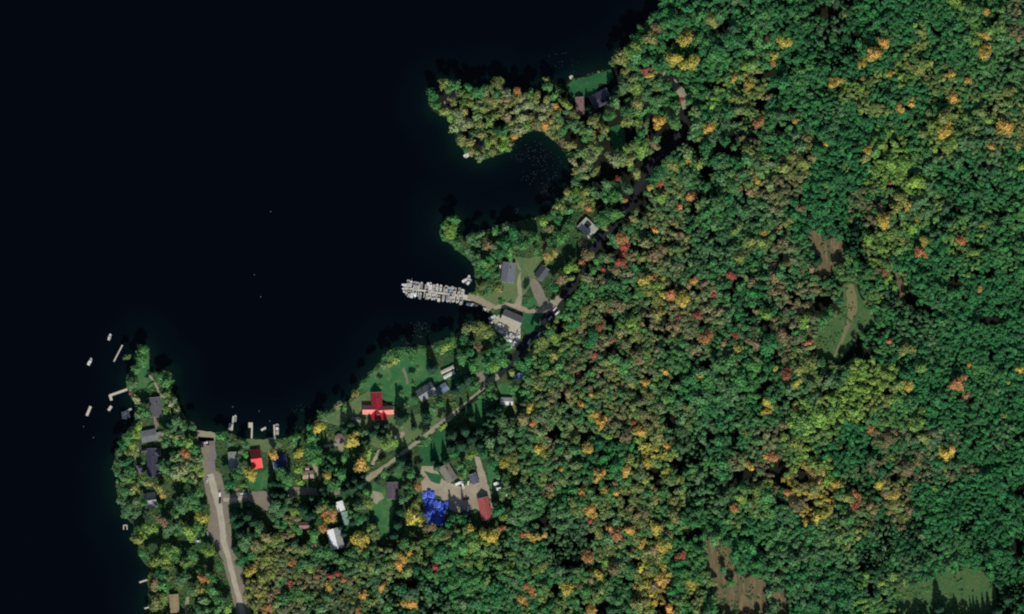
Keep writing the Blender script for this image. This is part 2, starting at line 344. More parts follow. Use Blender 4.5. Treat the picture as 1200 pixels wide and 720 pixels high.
# clearings in the forest
sheet('clearing', [(944,270),(954,270),(966,280),(985,278),(991,288),(990,306),(978,310),(970,326),(962,330),(954,322),(960,306),(952,290)], SCRUB, 0)
sheet('clearing', [(952,398),(964,384),(981,368),(990,352),(988,332),(1002,332),(1010,350),(1022,366),(1026,382),(1008,390),(998,406),(984,424),(958,420)], MEADOW, 0)
sheet('track', ribbon([(995,334,9),(999,350,12),(999,364,10),(995,380,5),(987,400,3.5),(978,418,2.5)]), GRASSY, 1, step=3, amp=1.5)
sheet('clearing', ribbon([(1042,306,3),(1050,320,7),(1056,338,9),(1055,352,6)]), SCRUB, 0)
sheet('clearing', [(828,632),(858,640),(860,668),(870,676),(898,676),(900,722),(845,722),(834,690),(828,668)], SCRUB, 0)
sheet('clearing', [(906,694),(920,692),(922,722),(908,722)], SCRUB, 0)
sheet('meadow', [(1052,690),(1075,684),(1098,676),(1120,668),(1146,666),(1164,680),(1168,700),(1164,724),(1050,724)], MEADOW, 0)
CLEAR = SHEETS
# ------------------------------------------------------------------ trees
SUN_E, SUN_A = math.radians(39), math.radians(172)
PAL = dict(G=(40,97,54), M=(62,109,57), L=(100,130,54), O=(106,114,58), P=(114,123,82), R=(72,104,66), D=(24,54,38), N=(106,95,66),
           Y=(158,145,54), A=(164,134,58), T=(154,102,62), E=(134,64,54))
ALB, DESAT = 1.82, 0.07
def albedo(c, k=1.0):
    v = lin(c); g = sum(v) / 3
    return tuple(min(0.85, (u * (1 - DESAT) + g * DESAT) * ALB * k) for u in v)
# how tall the wood stands: slow swells, taller beside the highway and behind the dark gaps
def canopy(x, y):
    P_ = np.array([[x, y]]); h = 5.0 + 7.0 * vnoise(P_, 30, 81)[0] + 6.5 * vnoise(P_, 13, 82)[0]
    for a, b in zip(HIGHWAY[3:], HIGHWAY[4:]):
        t = np.clip(((x-a[0])*(b[0]-a[0]) + (y-a[1])*(b[1]-a[1])) / ((b[0]-a[0])**2 + (b[1]-a[1])**2), 0, 1)
        dx, dy = x - a[0] - t*(b[0]-a[0]), y - a[1] - t*(b[1]-a[1])
        if dy > 0 and math.hypot(dx, dy) < 18: h = max(h, 17.5); break
    for gx_, gy_, ga, gb in GAPS:
        if abs(x - gx_) < ga * 1.1 and 0 < y - gy_ - gb * .6 < 15: h += 4.5; break
    return h
GAPS = [(965,14,20,9),(905,86,12,6),(1004,44,9,6),(966,360,16,14),(985,415,16,14),(1000,400,14,10),(1012,415,16,8),(1066,352,10,8),(1118,330,8,8),(796,545,10,9),(870,555,14,7),(683,510,10,8),(668,660,14,6),(820,228,6,5),
  (752,240,8,10),(825,200,8,8),(858,160,8,10),(1155,195,9,6),(845,175,10,8),(1120,245,8,6),(1165,20,6,6),(940,560,9,9),(1047,560,6,6),(1100,690,10,6),(1190,640,8,12),(635,610,12,8),(480,680,9,9),(570,672,8,5),(605,515,4,40),(607,560,4,30),(465,600,8,24),(1160,375,16,6),(1135,470,8,5),(905,450,6,5)]
# x, y, crown radius (photograph pixels), colour
TREES = """
507,111,7,G 512,125,9,M 520,132,7,O 520,99,6,O 532,101,7,M 548,102,6,G 557,110,9,M 563,107,6,G 583,97,8,O 607,106,5,T 582,112,6,M 573,118,8,O 550,122,8,O 580,123,8,O
538,138,9,P 547,145,9,P 535,152,7,P 542,163,8,O 552,167,7,O 563,146,7,O 575,142,7,L 582,135,7,O 595,118,6,N 603,118,7,O 595,137,7,N 607,128,9,P 618,123,9,P 625,117,7,O 642,103,7,M
640,118,6,O 652,127,7,A 662,123,7,O 638,147,8,A 617,148,8,L 602,158,6,A 582,152,8,D 592,153,6,M 578,165,9,O 590,172,9,L 567,178,8,O 577,177,8,O 563,186,5,P 600,145,6,O 660,153,8,M
660,167,8,N 668,170,6,O 672,190,6,P 555,157,6,R 622,110,5,M 640,94,4,O 527,138,5,L 545,131,6,O 565,128,6,O 590,128,6,O 612,138,7,P 553,178,6,O 590,162,6,L 630,112,5,O 650,112,6,M 655,140,6,R
695,142,8,O 685,162,8,M 743,65,12,M 717,75,4,R 773,77,7,G 757,83,6,E 761,89,5,Y 747,103,8,L 730,100,9,R 757,110,8,R 747,123,9,O 733,133,9,M 773,117,8,R 772,142,9,A 750,157,6,G 755,132,6,M
735,143,8,O 797,118,4,E 790,70,10,Y 808,76,11,Y 803,47,10,Y 788,143,9,M 817,148,7,R 832,151,8,A 820,163,6,L 750,175,9,L 767,167,7,R 713,137,8,M 708,153,6,O 765,128,7,M 722,120,7,R 705,160,6,R
775,18,6,G 792,16,4,Y 787,25,8,G 802,23,9,G 770,32,7,N 763,45,9,O 745,57,10,L 737,62,8,L 833,25,9,O 899,46,5,T 917,50,9,Y 907,67,6,Y 903,76,5,T 887,70,4,T 877,100,6,A 860,93,5,A 871,91,4,O 900,115,5,N
1023,63,9,A 1035,50,8,A 1010,75,6,A 977,98,8,A 1043,87,5,A 1011,93,4,A 1009,105,5,L 990,18,4,O 1155,14,6,A 1152,42,6,A 1154,62,10,A 1110,50,3,O 1078,82,8,O 1077,75,9,L 1113,88,5,A 1133,95,5,A 1117,115,8,A 1194,43,5,N 1067,118,4,A 1182,108,8,O
753,177,9,L 805,188,5,A 820,192,6,L 765,170,7,N 745,203,7,O 718,187,9,P 693,185,9,P 683,198,8,P 724,210,4,E 773,215,6,E 761,220,4,Y 780,228,5,O 772,233,7,L 808,230,7,T 735,223,8,R 713,217,8,R 697,203,6,O 732,235,4,T 773,202,8,G 788,193,9,O 803,208,9,R 827,220,7,G 857,218,9,M 865,193,8,G
888,145,7,T 932,143,5,A 967,169,4,Y 1017,177,6,A 1012,187,7,O 940,192,8,O 932,202,4,L 887,213,5,Y 917,218,4,N 898,185,6,L 1023,200,7,L 1053,127,6,A 1068,123,5,A 1103,138,11,O 1107,153,10,A 1112,168,9,L 1082,157,6,O 1178,148,10,A 1158,142,6,L 1160,173,5,A 1072,213,12,L 1058,192,9,L 1193,170,6,O 1042,215,3,E 1057,233,8,O 1042,193,10,L 1197,195,6,L
728,280,8,T 730,290,7,E 731,299,6,E 725,307,7,E 733,313,4,E 743,298,5,N 707,316,4,E 682,308,5,T 690,298,8,N 670,313,9,L 685,285,6,N 657,328,8,N 752,303,5,O 763,325,5,E 751,333,4,Y 770,335,7,L 787,345,9,T 800,350,9,Y 812,330,6,A 837,346,5,E 767,270,5,A 797,243,5,T 778,293,6,N 705,258,10,M 720,252,10,M 708,267,6,O 690,245,5,T
855,322,7,E 880,332,7,N 887,327,4,T 923,310,4,N 905,313,7,N 893,273,6,A 865,303,8,O 893,285,8,L 920,285,7,N 938,245,6,N 920,263,6,O 1033,258,9,Y 1073,258,4,Y 1079,296,7,T 1083,285,7,Y 1124,282,6,T 1036,318,5,E 1027,317,5,N 1152,265,4,Y 1172,262,4,N 1137,297,5,L 1148,340,4,A 1032,243,5,N 1050,245,7,O 1063,243,5,A
678,440,6,E 703,383,6,E 718,398,4,E 697,417,5,E 740,378,9,L 726,381,5,L 622,478,9,Y 632,448,10,O 650,395,9,L 685,367,9,O 780,436,5,A 797,372,5,E 784,442,3,E 693,463,4,A 680,475,5,A 707,395,6,O 755,448,5,A 668,375,5,O 662,415,8,M 695,398,10,G 660,440,10,M 732,427,10,M 680,387,5,N 637,415,8,M 632,408,5,O 650,417,7,O
827,396,9,T 817,370,6,E 798,372,4,N 813,412,6,N 861,393,5,E 848,403,5,N 922,438,9,E 933,450,6,Y 908,433,4,Y 947,402,5,T 865,410,6,Y 820,440,5,A 897,470,7,Y 902,475,5,A 942,375,10,L 887,365,5,N 897,370,8,L 917,393,9,N 900,402,12,G 877,400,7,N 963,375,9,M 970,366,8,M 930,478,3,T
1122,448,9,T 1133,463,5,T 1135,428,4,A 1062,452,7,Y 1042,400,4,T 1062,408,9,O 1193,433,5,Y 1180,448,4,L 1077,433,7,L
624,497,5,T 638,498,9,N 630,526,9,Y 636,523,4,T 638,533,9,O 697,485,7,A 705,496,8,A 743,495,5,E 750,507,7,A 747,517,5,L 690,525,7,A 733,512,8,N 702,557,8,A 737,540,7,O 733,552,7,A 757,542,6,A 745,545,5,L 727,533,6,M 720,547,9,G 682,577,7,A 710,575,5,A 722,578,5,A 732,573,6,O 720,567,4,N 693,597,8,A 637,560,6,L 633,568,5,L 645,580,5,O 780,523,6,A 773,502,7,O 658,550,4,A 772,513,10,O 632,585,9,M
872,510,6,O 877,545,6,A 907,535,7,T 898,535,4,A 857,540,7,N 972,562,9,L 952,572,8,O 923,577,6,T 908,572,5,N 933,592,9,N 858,595,6,T 868,583,8,L 893,567,5,O 992,583,8,O 998,592,4,T 953,545,8,L 932,481,4,T 928,520,7,O 960,487,12,L 917,498,6,N 900,504,4,R 898,482,6,A 897,583,12,M
1030,567,7,Y 1045,537,4,L 1107,532,9,Y 1115,526,6,A 1107,550,4,O 1020,502,5,T 1003,590,6,E 1003,580,6,T 1020,592,6,N 1045,582,8,A 1176,487,4,L 1095,573,4,L 1062,548,8,N 1040,517,8,N 1073,498,10,L 1043,592,8,O 1077,532,6,N 1082,513,8,O
616,626,6,T 626,629,6,A 638,626,5,A 690,652,9,T 752,639,6,A 723,626,9,T 715,620,6,A 738,621,7,A 694,603,6,A 692,611,4,E 777,640,9,Y 768,618,9,Y 752,613,9,O 790,606,10,O 782,625,6,N 767,645,7,N 797,651,6,E 703,673,6,Y 709,659,5,L 623,692,8,T 618,687,7,T 610,702,8,A 617,707,4,T 665,690,11,Y 680,687,8,N 693,680,5,N 692,715,8,A 773,678,10,A 778,668,6,A 755,695,5,O 628,668,8,L 767,687,7,N 750,707,9,O 783,712,6,A 718,668,9,N
487,607,11,Y 487,591,8,O 489,569,7,T 503,618,7,N 577,630,12,Y 568,628,9,Y 587,620,6,T 552,620,6,Y 422,632,11,Y 425,640,6,A 472,653,6,A 467,662,8,A 480,648,4,A 510,665,7,E 548,653,8,L 562,660,8,L 403,680,4,T 427,697,6,A 447,688,5,A 419,715,5,T 482,708,9,A 473,707,6,A 525,627,8,N 475,637,9,M 515,648,12,G 533,683,11,M 550,690,9,M 543,708,7,R 585,663,8,M 503,700,7,M 594,637,6,M 535,615,3,E 455,712,7,M
340,660,9,T 340,683,8,E 293,670,8,Y 317,698,10,N 327,693,8,N 353,645,9,O 363,668,8,L 325,633,9,O 310,640,8,O 298,650,8,M 323,653,9,O 332,670,10,N 347,673,9,O 307,677,9,O 293,697,7,O 313,712,6,T 377,618,6,T 368,627,9,M 385,608,8,A 387,675,4,E 397,672,4,E 385,687,6,A 403,679,4,T 288,632,9,R 305,618,8,R 385,647,9,M 373,648,7,M 283,658,8,G 333,628,6,N 348,620,6,M
373,501,9,Y 352,531,8,Y 413,515,9,Y 424,544,11,A 384,559,7,Y 400,557,9,M 395,567,8,M 367,529,10,M 371,539,9,M 365,513,7,M 351,549,6,L 337,559,9,M 329,556,7,M 403,536,5,M 433,531,6,L 453,521,8,L 461,519,6,L 379,487,6,R 319,532,7,A 292,555,9,Y 275,557,8,M 288,532,5,M 260,511,7,M 271,519,6,R 290,522,5,R 342,521,6,R 345,513,6,M
442,499,5,D 448,505,5,D 452,499,4,D 447,512,5,D 471,499,4,R 500,488,6,D 485,501,4,D 486,465,4,D 477,476,3,R 411,497,6,D 404,503,6,D 418,505,5,D 428,517,6,D 436,508,6,D 426,508,5,R
522,407,7,L 512,408,5,M 542,419,9,M 554,430,8,M 572,428,9,M 581,430,8,L 590,422,7,M 599,436,5,O 611,427,7,G 620,422,7,G 602,454,8,M 539,451,8,D 549,445,8,D 534,458,6,D 515,473,8,M 507,479,6,M 500,492,6,D 483,416,7,M 477,412,6,M 575,485,8,D 585,480,6,D 590,495,7,R 600,490,5,D 598,505,7,R
530,510,9,D 545,505,9,D 540,522,9,D 553,515,7,D 530,525,7,D 552,490,5,D 562,505,7,D 563,522,7,D 587,493,6,R 573,517,7,R 587,512,8,R 567,532,8,G 577,542,8,G 583,525,7,D 597,525,8,R 602,537,8,O 591,543,7,Y 603,547,9,O 553,533,6,L 532,533,6,G 540,546,6,M 545,553,5,M 482,556,6,M 471,541,7,D 478,547,7,D 602,578,5,O 582,556,5,M 508,541,4,D 522,541,5,D
530,604,5,D 535,611,5,D 545,604,5,D 550,610,5,D 585,600,7,G 581,590,5,D 590,607,6,O 430,589,8,O 422,593,9,R 430,577,5,M 415,563,7,D 424,558,5,D 408,567,6,D 379,573,7,D 358,597,8,D 363,604,8,D 383,600,7,T 391,602,6,T 377,595,7,O 422,609,8,G 414,612,6,D 468,600,7,D 465,615,7,D 472,586,6,R 462,628,6,D
223,585,10,M 233,578,7,M 211,593,9,R 239,608,9,Y 230,596,7,M 223,623,11,L 232,617,7,M 203,617,7,R 243,647,8,L 276,605,8,D 279,614,8,D 292,605,8,D 298,612,8,D 291,592,4,D 282,626,8,D 276,642,5,D 286,637,9,R 304,622,8,R 324,593,9,R 329,599,8,R 339,587,5,R 344,599,6,L 269,568,7,G 277,572,4,N 320,567,6,D 330,568,6,D 339,565,6,M 351,565,5,L
217,531,9,T 207,519,6,M 221,519,7,L 228,527,6,M 213,550,12,P 217,543,9,P 205,557,7,P 230,548,6,L 209,494,7,R 208,482,5,P 226,501,4,R 213,500,8,R 171,483,8,M 162,486,6,R 164,499,6,L 157,509,8,L 150,512,7,M 155,522,8,L 145,522,6,G 152,530,8,O 141,531,5,R 140,544,6,R 138,553,5,R 150,541,6,G 152,553,7,M 160,530,5,P 195,550,8,R 205,516,5,L 213,520,6,M 196,519,5,M 200,498,8,D 210,505,7,D 196,507,5,R 203,530,7,D 198,541,6,D 201,474,5,P 195,481,5,L 174,566,6,O 166,563,5,M
167,411,8,M 166,421,7,M 160,433,7,M 155,449,8,R 160,467,6,P 189,443,8,M 195,447,7,M 193,463,5,P 204,469,4,P 149,419,4,R 153,460,3,E
147,576,7,M 143,587,6,R 150,600,8,R 160,602,6,R 158,572,7,O 188,573,6,O 191,580,5,A 165,624,9,L 161,633,7,O 178,620,7,L 189,609,7,N 196,622,8,R 171,648,8,M 182,660,7,O 198,647,12,L 196,656,10,L 189,673,9,G 181,684,7,N 193,687,10,M 184,707,10,O 193,700,8,O 213,620,8,M 240,678,6,T 235,690,10,O 227,692,8,R 248,677,6,M 250,692,7,M 238,703,7,R 255,703,7,M 256,662,5,M 205,652,8,M 225,650,7,M 210,680,8,R 257,714,7,M 266,713,6,L 233,715,8,R 217,677,6,R 170,590,4,M 160,588,6,R
527,267,8,L 525,275,8,L 531,258,6,M 550,280,5,R 563,276,5,R 557,284,6,R 548,293,5,R 553,300,5,R 580,272,6,M 595,267,6,R 573,288,8,N 593,287,10,G 603,274,10,G 587,297,8,G 598,296,7,M 613,288,10,M 623,280,9,M 628,295,6,M 637,261,7,L 642,268,6,N 667,265,8,M 657,278,10,M 647,285,8,M 650,295,6,O 642,300,6,A 573,311,8,L 567,308,6,M 657,326,6,N 650,338,6,G 669,327,4,L 563,344,5,O 572,341,7,M 583,338,6,O 587,353,5,M 619,353,5,M
664,226,6,O 674,228,8,L 683,238,8,O 682,222,5,L 655,238,4,R 687,208,5,P 672,214,5,R 697,227,7,R 710,235,5,M 547,384,6,O 553,380,5,R 560,385,7,O 571,389,8,O 566,382,5,O 545,389,4,R 548,401,4,R 560,407,5,N 550,413,6,G 530,400,6,M
457,418,6,M 468,414,7,M 449,428,6,R 438,436,5,R 426,449,5,M 416,461,5,O 396,475,5,P 404,478,4,M 506,432,7,D 470,491,8,D 500,486,7,D 1100,714,8,D 1086,690,4,M 1180,702,9,D 1170,716,8,D 848,668,5,G 856,684,5,M 838,684,4,O
233,538,6,P 235,553,6,L 690,128,5,D 700,137,6,D 717,120,6,D 722,108,6,D 464,421,7,O 455,427,6,O 483,424,4,M 490,431,4,M 446,452,3,M 470,462,3,M 485,450,4,M
322,580,7,D 331,580,6,D 381,578,6,D 404,576,7,D 413,573,8,D 422,568,7,D 388,570,6,M 525,107,5,M 531,120,5,O 566,159,5,O 571,168,5,L 630,126,5,O 637,138,5,P
498,517,5,M 520,500,5,L 450,554,5,M
"""
T = []
for w in TREES.split():
    x, y, r, c = w.split(','); T.append((float(x), float(y), float(r), c))

def crown_proto(kind, seed):
    """leaf clumps of a crown of unit radius with its foot at z = 0: (verts, quads, vary)"""
    r = np.random.default_rng(seed); P = []; Nn = []; Z = []; V = []
    if kind == 'D':
        n = 330; t = r.random(n) ** 0.62; H = 2.6
        ang = r.random(n) * 6.283; arms = np.round(ang / 6.283 * 9) / 9 * 6.283 + r.normal(0, .16, n); ang = np.where(r.random(n) < .7, arms, ang)
        z = 0.35 + (1 - t) * H; rad = (t * 0.95 + 0.04) * (0.35 + 0.65 * r.random(n) ** .5) * (1 + .16 * np.sin(ang * 3 + seed))
        P = np.stack([np.cos(ang) * rad, np.sin(ang) * rad, z - rad * .25], 1)
        Nn = np.stack([np.cos(ang) * .7, np.sin(ang) * .7, np.full(n, .8)], 1) + r.normal(0, .35, (n, 3)); Z = 0.12 + 0.14 * r.random(n); V = r.random(n)
    else:
        H = {'R': 1.1, 'B': 1.0}.get(kind, 0.95); k = r.integers(7, 12) if seed // 100 % 3 else r.integers(4, 6)
        la = r.random(k) * 6.283; lr = 0.25 + 0.42 * r.random(k); lr[0] = 0.05
        C = np.stack([np.cos(la) * lr, np.sin(la) * lr * (0.75 + .5 * r.random()), 1.0 + (0.62 - lr) * H * (0.7 + .6 * r.random(k))], 1)
        R = 0.28 + 0.2 * r.random(k) + (.0 if seed // 100 % 3 else .14); R[0] = .5; lv = r.random(k)
        n = 230 if kind == 'S' else 560
        w = R ** 2; li = r.choice(k, n, p=w / w.sum()); d = r.normal(0, 1, (n, 3)); d[:, 2] = np.abs(d[:, 2]) * 1.1 - .25; d /= np.linalg.norm(d, axis=1)[:, None]
        P = C[li] + d * (R[li] * (0.55 + .68 * r.random(n) ** 1.3))[:, None]; P[:, :2] *= (1 + .10 * r.random(n))[:, None]; Nn = d + r.normal(0, .45, (n, 3)) + [0, 0, .35]
        V = np.clip(0.62 * lv[li] + .38 * r.random(n) , 0, 1); Z = (0.08 + .11 * r.random(n)) if kind == 'S' else (0.05 + .075 * r.random(n))
        m = n // 4                                   # bigger leaf masses deep inside the crown
        ci = r.integers(0, k, m); P = np.concatenate([P, C[ci] + r.normal(0, .13, (m, 3)) - [0, 0, .16]]); Nn = np.concatenate([Nn, r.normal(0, 1, (m, 3)) + [0, 0, .8]])
        V = np.concatenate([V, r.random(m) * .5]); Z = np.concatenate([Z, .2 + .12 * r.random(m)])
    Nn /= np.linalg.norm(Nn, axis=1)[:, None]; n = len(P)
    up = r.normal(0, 1, (n, 3)); A = np.cross(Nn, up); A /= np.linalg.norm(A, axis=1)[:, None]; B = np.cross(Nn, A)
    q = np.stack([P + A*Z[:,None]*1.2, P + B*Z[:,None]*.8 - Nn*Z[:,None]*.3, P - A*Z[:,None]*1.1, P - B*Z[:,None]*.9 - Nn*Z[:,None]*.2], 1)
    return q.reshape(-1, 3), V
def mesh_quads(name, verts, mats, attrs, extra_idx=None):
    me = bpy.data.meshes.new(name); n = len(verts) // 4
    me.vertices.add(len(verts)); me.vertices.foreach_set('co', np.ascontiguousarray(verts, np.float32).ravel())
    me.loops.add(len(verts)); me.loops.foreach_set('vertex_index', np.arange(len(verts), dtype=np.int32))
    me.polygons.add(n); me.polygons.foreach_set('loop_start', np.arange(0, 4*n, 4, dtype=np.int32)); me.polygons.foreach_set('loop_total', np.full(n, 4, np.int32))
    for m in mats: me.materials.append(m)
    if extra_idx is not None: me.polygons.foreach_set('material_index', extra_idx.astype(np.int32))
    for k, (typ, val) in attrs.items():
        a = me.attributes.new(k, typ, 'FACE')
        a.data.foreach_set('color' if typ == 'FLOAT_COLOR' else 'value', np.ascontiguousarray(val, np.float32).ravel())
    me.update(calc_edges=True); return me
PROTO = {k: [crown_proto(k, 100 * i + ord(k)) for i in range(n)] for k, n in (('R', 9), ('D', 5), ('S', 12))}
CROWN = {k: [mesh_quads('crown', q, [LEAF_T], {'vary': ('FLOAT', v)}) for q, v in PROTO[k]] for k in ('R', 'D')}
def trunk_mesh(kind, seed):
    r = random.Random(seed); b = MB()
    top = 1.9 if kind == 'D' else 1.15
    pts = [Vector((0, 0, -0.1))]; 
    for i in range(1, 5): pts.append(Vector((r.uniform(-.05, .05) * i, r.uniform(-.05, .05) * i, top * i / 4)))
    for i in range(4): b.tube(pts[i], pts[i+1], .075 - .015 * i, .06 - .013 * i, 7, caps=False)
    for i in range(5):
        a = r.uniform(0, 6.28); z0 = r.uniform(.55, 1.0) * (1.0 if kind != 'D' else 1.5); l = r.uniform(.3, .5)
        b.tube((0, 0, z0), (math.cos(a) * l, math.sin(a) * l, z0 + (.35 if kind != 'D' else -.05)), .03, .01, 5, caps=False)
    o = b.build('trunk', BARK, smooth=True); me = o.data; bpy.data.objects.remove(o); return me
TRUNK = {k: [trunk_mesh(k, i) for i in range(4)] for k in ('R', 'D')}
# ------------------------------------------------------------------ houses
BUILT = []
def gable_parts(root, L, Wd, wh, rh, roofc, wallc, ang=0.0, ox=0, oy=0, over=0.45, windows=2, door=True, chimney=True, two=None, wallname='wall', solid=None):
    """walls, roof, windows, door of one gabled wing about (ox, oy) turned by ang, in the house's own axes"""
    R = Matrix.Rotation(ang, 4, 'Z'); T0 = Matrix.Translation((ox, oy, 0)) @ R
    l, w = L / 2, Wd / 2
    def put(b, name, mat, par): 
        b.v = [tuple(T0 @ Vector(p)) for p in b.v]; return b.build(name, mat, par)
    b = MB(); li, wi = l - .05, w - .05; pent = [(-wi, -.3), (wi, -.3), (wi, wh), (0, wh + rh), (-wi, wh)]
    b.loft([[(x, p[0], p[1]) for p in pent] for x in (-li, li)])
    wall = put(b, wallname, paint(wallc, .7), root)
    sl = rh / w; e = w + over; t = .22; lo = l + over
    zt = lambda y: wh + rh + .1 - sl * abs(y)
    b = MB()
    for sgn, mi in ((-1, 0), (1, 1)):
        prof = [(0, zt(0)), (sgn * e, zt(e)), (sgn * e, zt(e) + t), (0, zt(0) + t)]
        if sgn > 0: prof = prof[::-1]
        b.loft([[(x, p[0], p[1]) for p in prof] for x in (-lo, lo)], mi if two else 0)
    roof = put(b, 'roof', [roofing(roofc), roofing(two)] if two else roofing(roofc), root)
    b = MB(); b.box(-lo - .02, lo + .02, -.14, .14, zt(0) + t - .06, zt(0) + t + .05)
    put(b, 'ridge_cap', paint(tuple(min(255, v * 1.1 + 8) for v in roofc), .7), roof)
    for sx in (-1, 1):                                                      # pale verge boards on the gable ends
        b = MB()
        for sgn in (-1, 1):
            prof = [(0, zt(0) - .12), (sgn * e, zt(e) - .12), (sgn * e, zt(e) + t + .02), (0, zt(0) + t + .02)]
            if sgn > 0: prof = prof[::-1]
            xs_ = sorted((sx * (lo + .004), sx * (lo + .13))); b.loft([[(x, p[0], p[1]) for p in prof] for x in xs_])
        put(b, 'verge_board', OFFWHITE, roof)
    for sy in (-1, 1):
        for k in range(windows):
            x = -l + L * (k + .5) / windows + (.0 if sy > 0 else .3); y0, y1 = sorted((sy * (w - .02), sy * (w + .06)))
            fb = MB(); fb.box(x - .65, x + .65, y0, y1, 1.0, 2.25); f = put(fb, 'window', WHITE, root)
            y0, y1 = sorted((sy * (w + .062), sy * (w + .075))); pb = MB(); pb.box(x - .53, x - .04, y0, y1, 1.12, 2.13); pb.box(x + .04, x + .53, y0, y1, 1.12, 2.13); put(pb, 'pane', GLASS, f)
    if door:
        b = MB(); b.box(l - .04, l + .06, -.5, .5, 0, 2.05); d = put(b, 'door', paint((96, 62, 48), .5), root)
        b = MB(); b.tube((l + .06, .36, 1.0), (l + .13, .36, 1.0), .035); put(b, 'handle', GREY, d)
    if chimney:
        x = -l * .45; y = w * .28; b = MB(); b.box(x - .4, x + .4, y - .4, y + .4, wh + rh * .4, wh + rh + .9); b.box(x - .48, x + .48, y - .48, y + .48, wh + rh + .902, wh + rh + 1.05); c = put(b, 'chimney', BRICK, roof)
        b = MB(); b.tube((x, y, wh + rh + 1.05), (x, y, wh + rh + 1.4), .17, .15, 8); put(b, 'flue', DARK, c)
    return roof
def house(name, label, cat, axis, width, roofc, wallc=(200, 196, 186), wh=2.8, pitch=.55, group=None, windows=2, chimney=True, door=True, two=None, wings=(), over=.45):
    (x1, y1), (x2, y2) = axis; cx, cy = (x1 + x2) / 2, (y1 + y2) / 2; L = math.hypot(x2 - x1, y2 - y1) * S; a = math.atan2(-(y2 - y1), x2 - x1)
    w = width * S - 2 * over; L = L - 2 * over
    root = thing(name, label, cat, cx, cy, GZ, a, group)
    gable_parts(root, L, w, wh, w / 2 * pitch, roofc, wallc, windows=windows, chimney=chimney, door=door, two=two, over=over)
    BUILT.append((cx, cy, min(width * .62 + 1, 12))); 
    for t in (-.35, .35): BUILT.append((cx + (x2 - x1) * t, cy + (y2 - y1) * t, width * .55 + 1))
    for (p1, p2, ww, rc, hh) in wings:
        ux, uy = (p1[0] + p2[0]) / 2 - cx, (p1[1] + p2[1]) / 2 - cy; dx, dy = ux * S, -uy * S
        ox = dx * math.cos(-a) - dy * math.sin(-a); oy = dx * math.sin(-a) + dy * math.cos(-a)
        wa = math.atan2(-(p2[1] - p1[1]), p2[0] - p1[0]) - a; wl = math.hypot(p2[0] - p1[0], p2[1] - p1[1]) * S
        gable_parts(root, wl - .6, ww * S - .6, hh, (ww * S - .6) / 2 * pitch, rc, wallc, wa, ox, oy, over=.3, windows=1, door=False, chimney=False)
        BUILT.append(((p1[0] + p2[0]) / 2, (p1[1] + p2[1]) / 2, ww * .6 + 1))
    return root
house('lake_house', 'long house with charcoal roof on the narrow western point', 'house', ((181, 466), (183, 489)), 14, (84, 87, 92), (120, 116, 108), pitch=.3, windows=4)
house('lake_house', 'low house with mid-grey roof just south of the charcoal-roofed one on the western point', 'house', ((166, 512.5), (183, 509.5)), 14, (104, 109, 112), (150, 146, 138), pitch=.2, windows=3, chimney=False,
      wings=[((186, 507), (187.5, 517), 6, (128, 130, 130), 2.2)])
house('lake_house', 'rambling house with dark slate roof and three cross gables on the western shore', 'house', ((178, 526), (179, 559)), 13, (62, 67, 80), (112, 108, 104), wh=3.4, pitch=.8, windows=5,
      wings=[((178, 531), (188, 530), 9, (66, 70, 84), 3.0), ((178.5, 545), (187.5, 544), 8, (58, 63, 78), 3.0), ((179, 555), (187.5, 554), 8, (64, 68, 80), 2.8), ((166, 529), (177, 527), 6, (70, 72, 84), 2.6)])
house('garden_shed', 'small purple-grey shed beside the many-gabled slate house', 'shed', ((163, 546), (164, 555)), 7.5, (104, 98, 112), wh=2.2, windows=1, chimney=False)
house('lake_house', 'small house, north slope dark and south slope pale, alone on the west shore', 'house', ((169, 587.5), (183, 585.5)), 18, (142, 148, 142), (110, 106, 100), pitch=.75, windows=2, chimney=False)
house('lake_house', 'cottage with sandy tan roof at the bottom edge by the western shore', 'house', ((203.5, 697), (205, 718)), 11, (152, 136, 102), pitch=.5, windows=3, chimney=False)
house('cottage', 'cottage with scarlet roof, bright half and dark half, near the lakeside docks', 'house', ((294.5, 538.5), (306.5, 537)), 23, (226, 74, 70), (212, 204, 190), pitch=.8, windows=2, chimney=False)
house('cottage', 'navy blue roofed cottage east of the scarlet roof', 'house', ((320, 542), (336, 540)), 16, (36, 54, 92), pitch=.5, windows=2)
house('cottage', 'pale grey-green roofed cottage between the dirt road and the scarlet roof', 'house', ((273, 530), (274, 551)), 12, (128, 134, 124), pitch=.4, windows=3, chimney=False)
house('garden_shed', 'tan pinkish shed among yellow trees north of the side road', 'shed', ((354.5, 557.5), (367, 556)), 9, (164, 138, 122), wh=2.2, pitch=.35, windows=1, chimney=False)
house('garden_shed', 'tiny square pinkish hut next to the tan shed', 'hut', ((358, 549), (362, 549)), 4.5, (160, 128, 124), wh=2.0, windows=1, chimney=False)
house('garden_shed', 'dim grey shed in the tree shade below the red cross-shaped roof', 'shed', ((412, 492), (422, 492)), 6, (120, 118, 112), wh=2.2, windows=1, chimney=False)
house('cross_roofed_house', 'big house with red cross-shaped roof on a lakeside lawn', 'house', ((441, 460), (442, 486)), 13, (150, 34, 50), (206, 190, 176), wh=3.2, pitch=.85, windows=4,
      wings=[((425, 480.5), (442, 480.5), 11, (240, 140, 128), 3.0), ((443, 481.5), (461, 480.5), 10, (240, 140, 128), 3.0), ((438.5, 481), (439, 492), 9, (186, 34, 44), 2.8), ((449, 481), (450, 491.5), 9, (198, 48, 52), 2.9)])  # side wings salmon: sunlit brightness of the red roof put into their colour
house('gabled_house', 'grey gabled house, white edged, on the lawn above the lane', 'house', ((491, 465), (508.5, 454)), 15, (132, 136, 136), (226, 224, 214), wh=3.6, pitch=.7, windows=3)
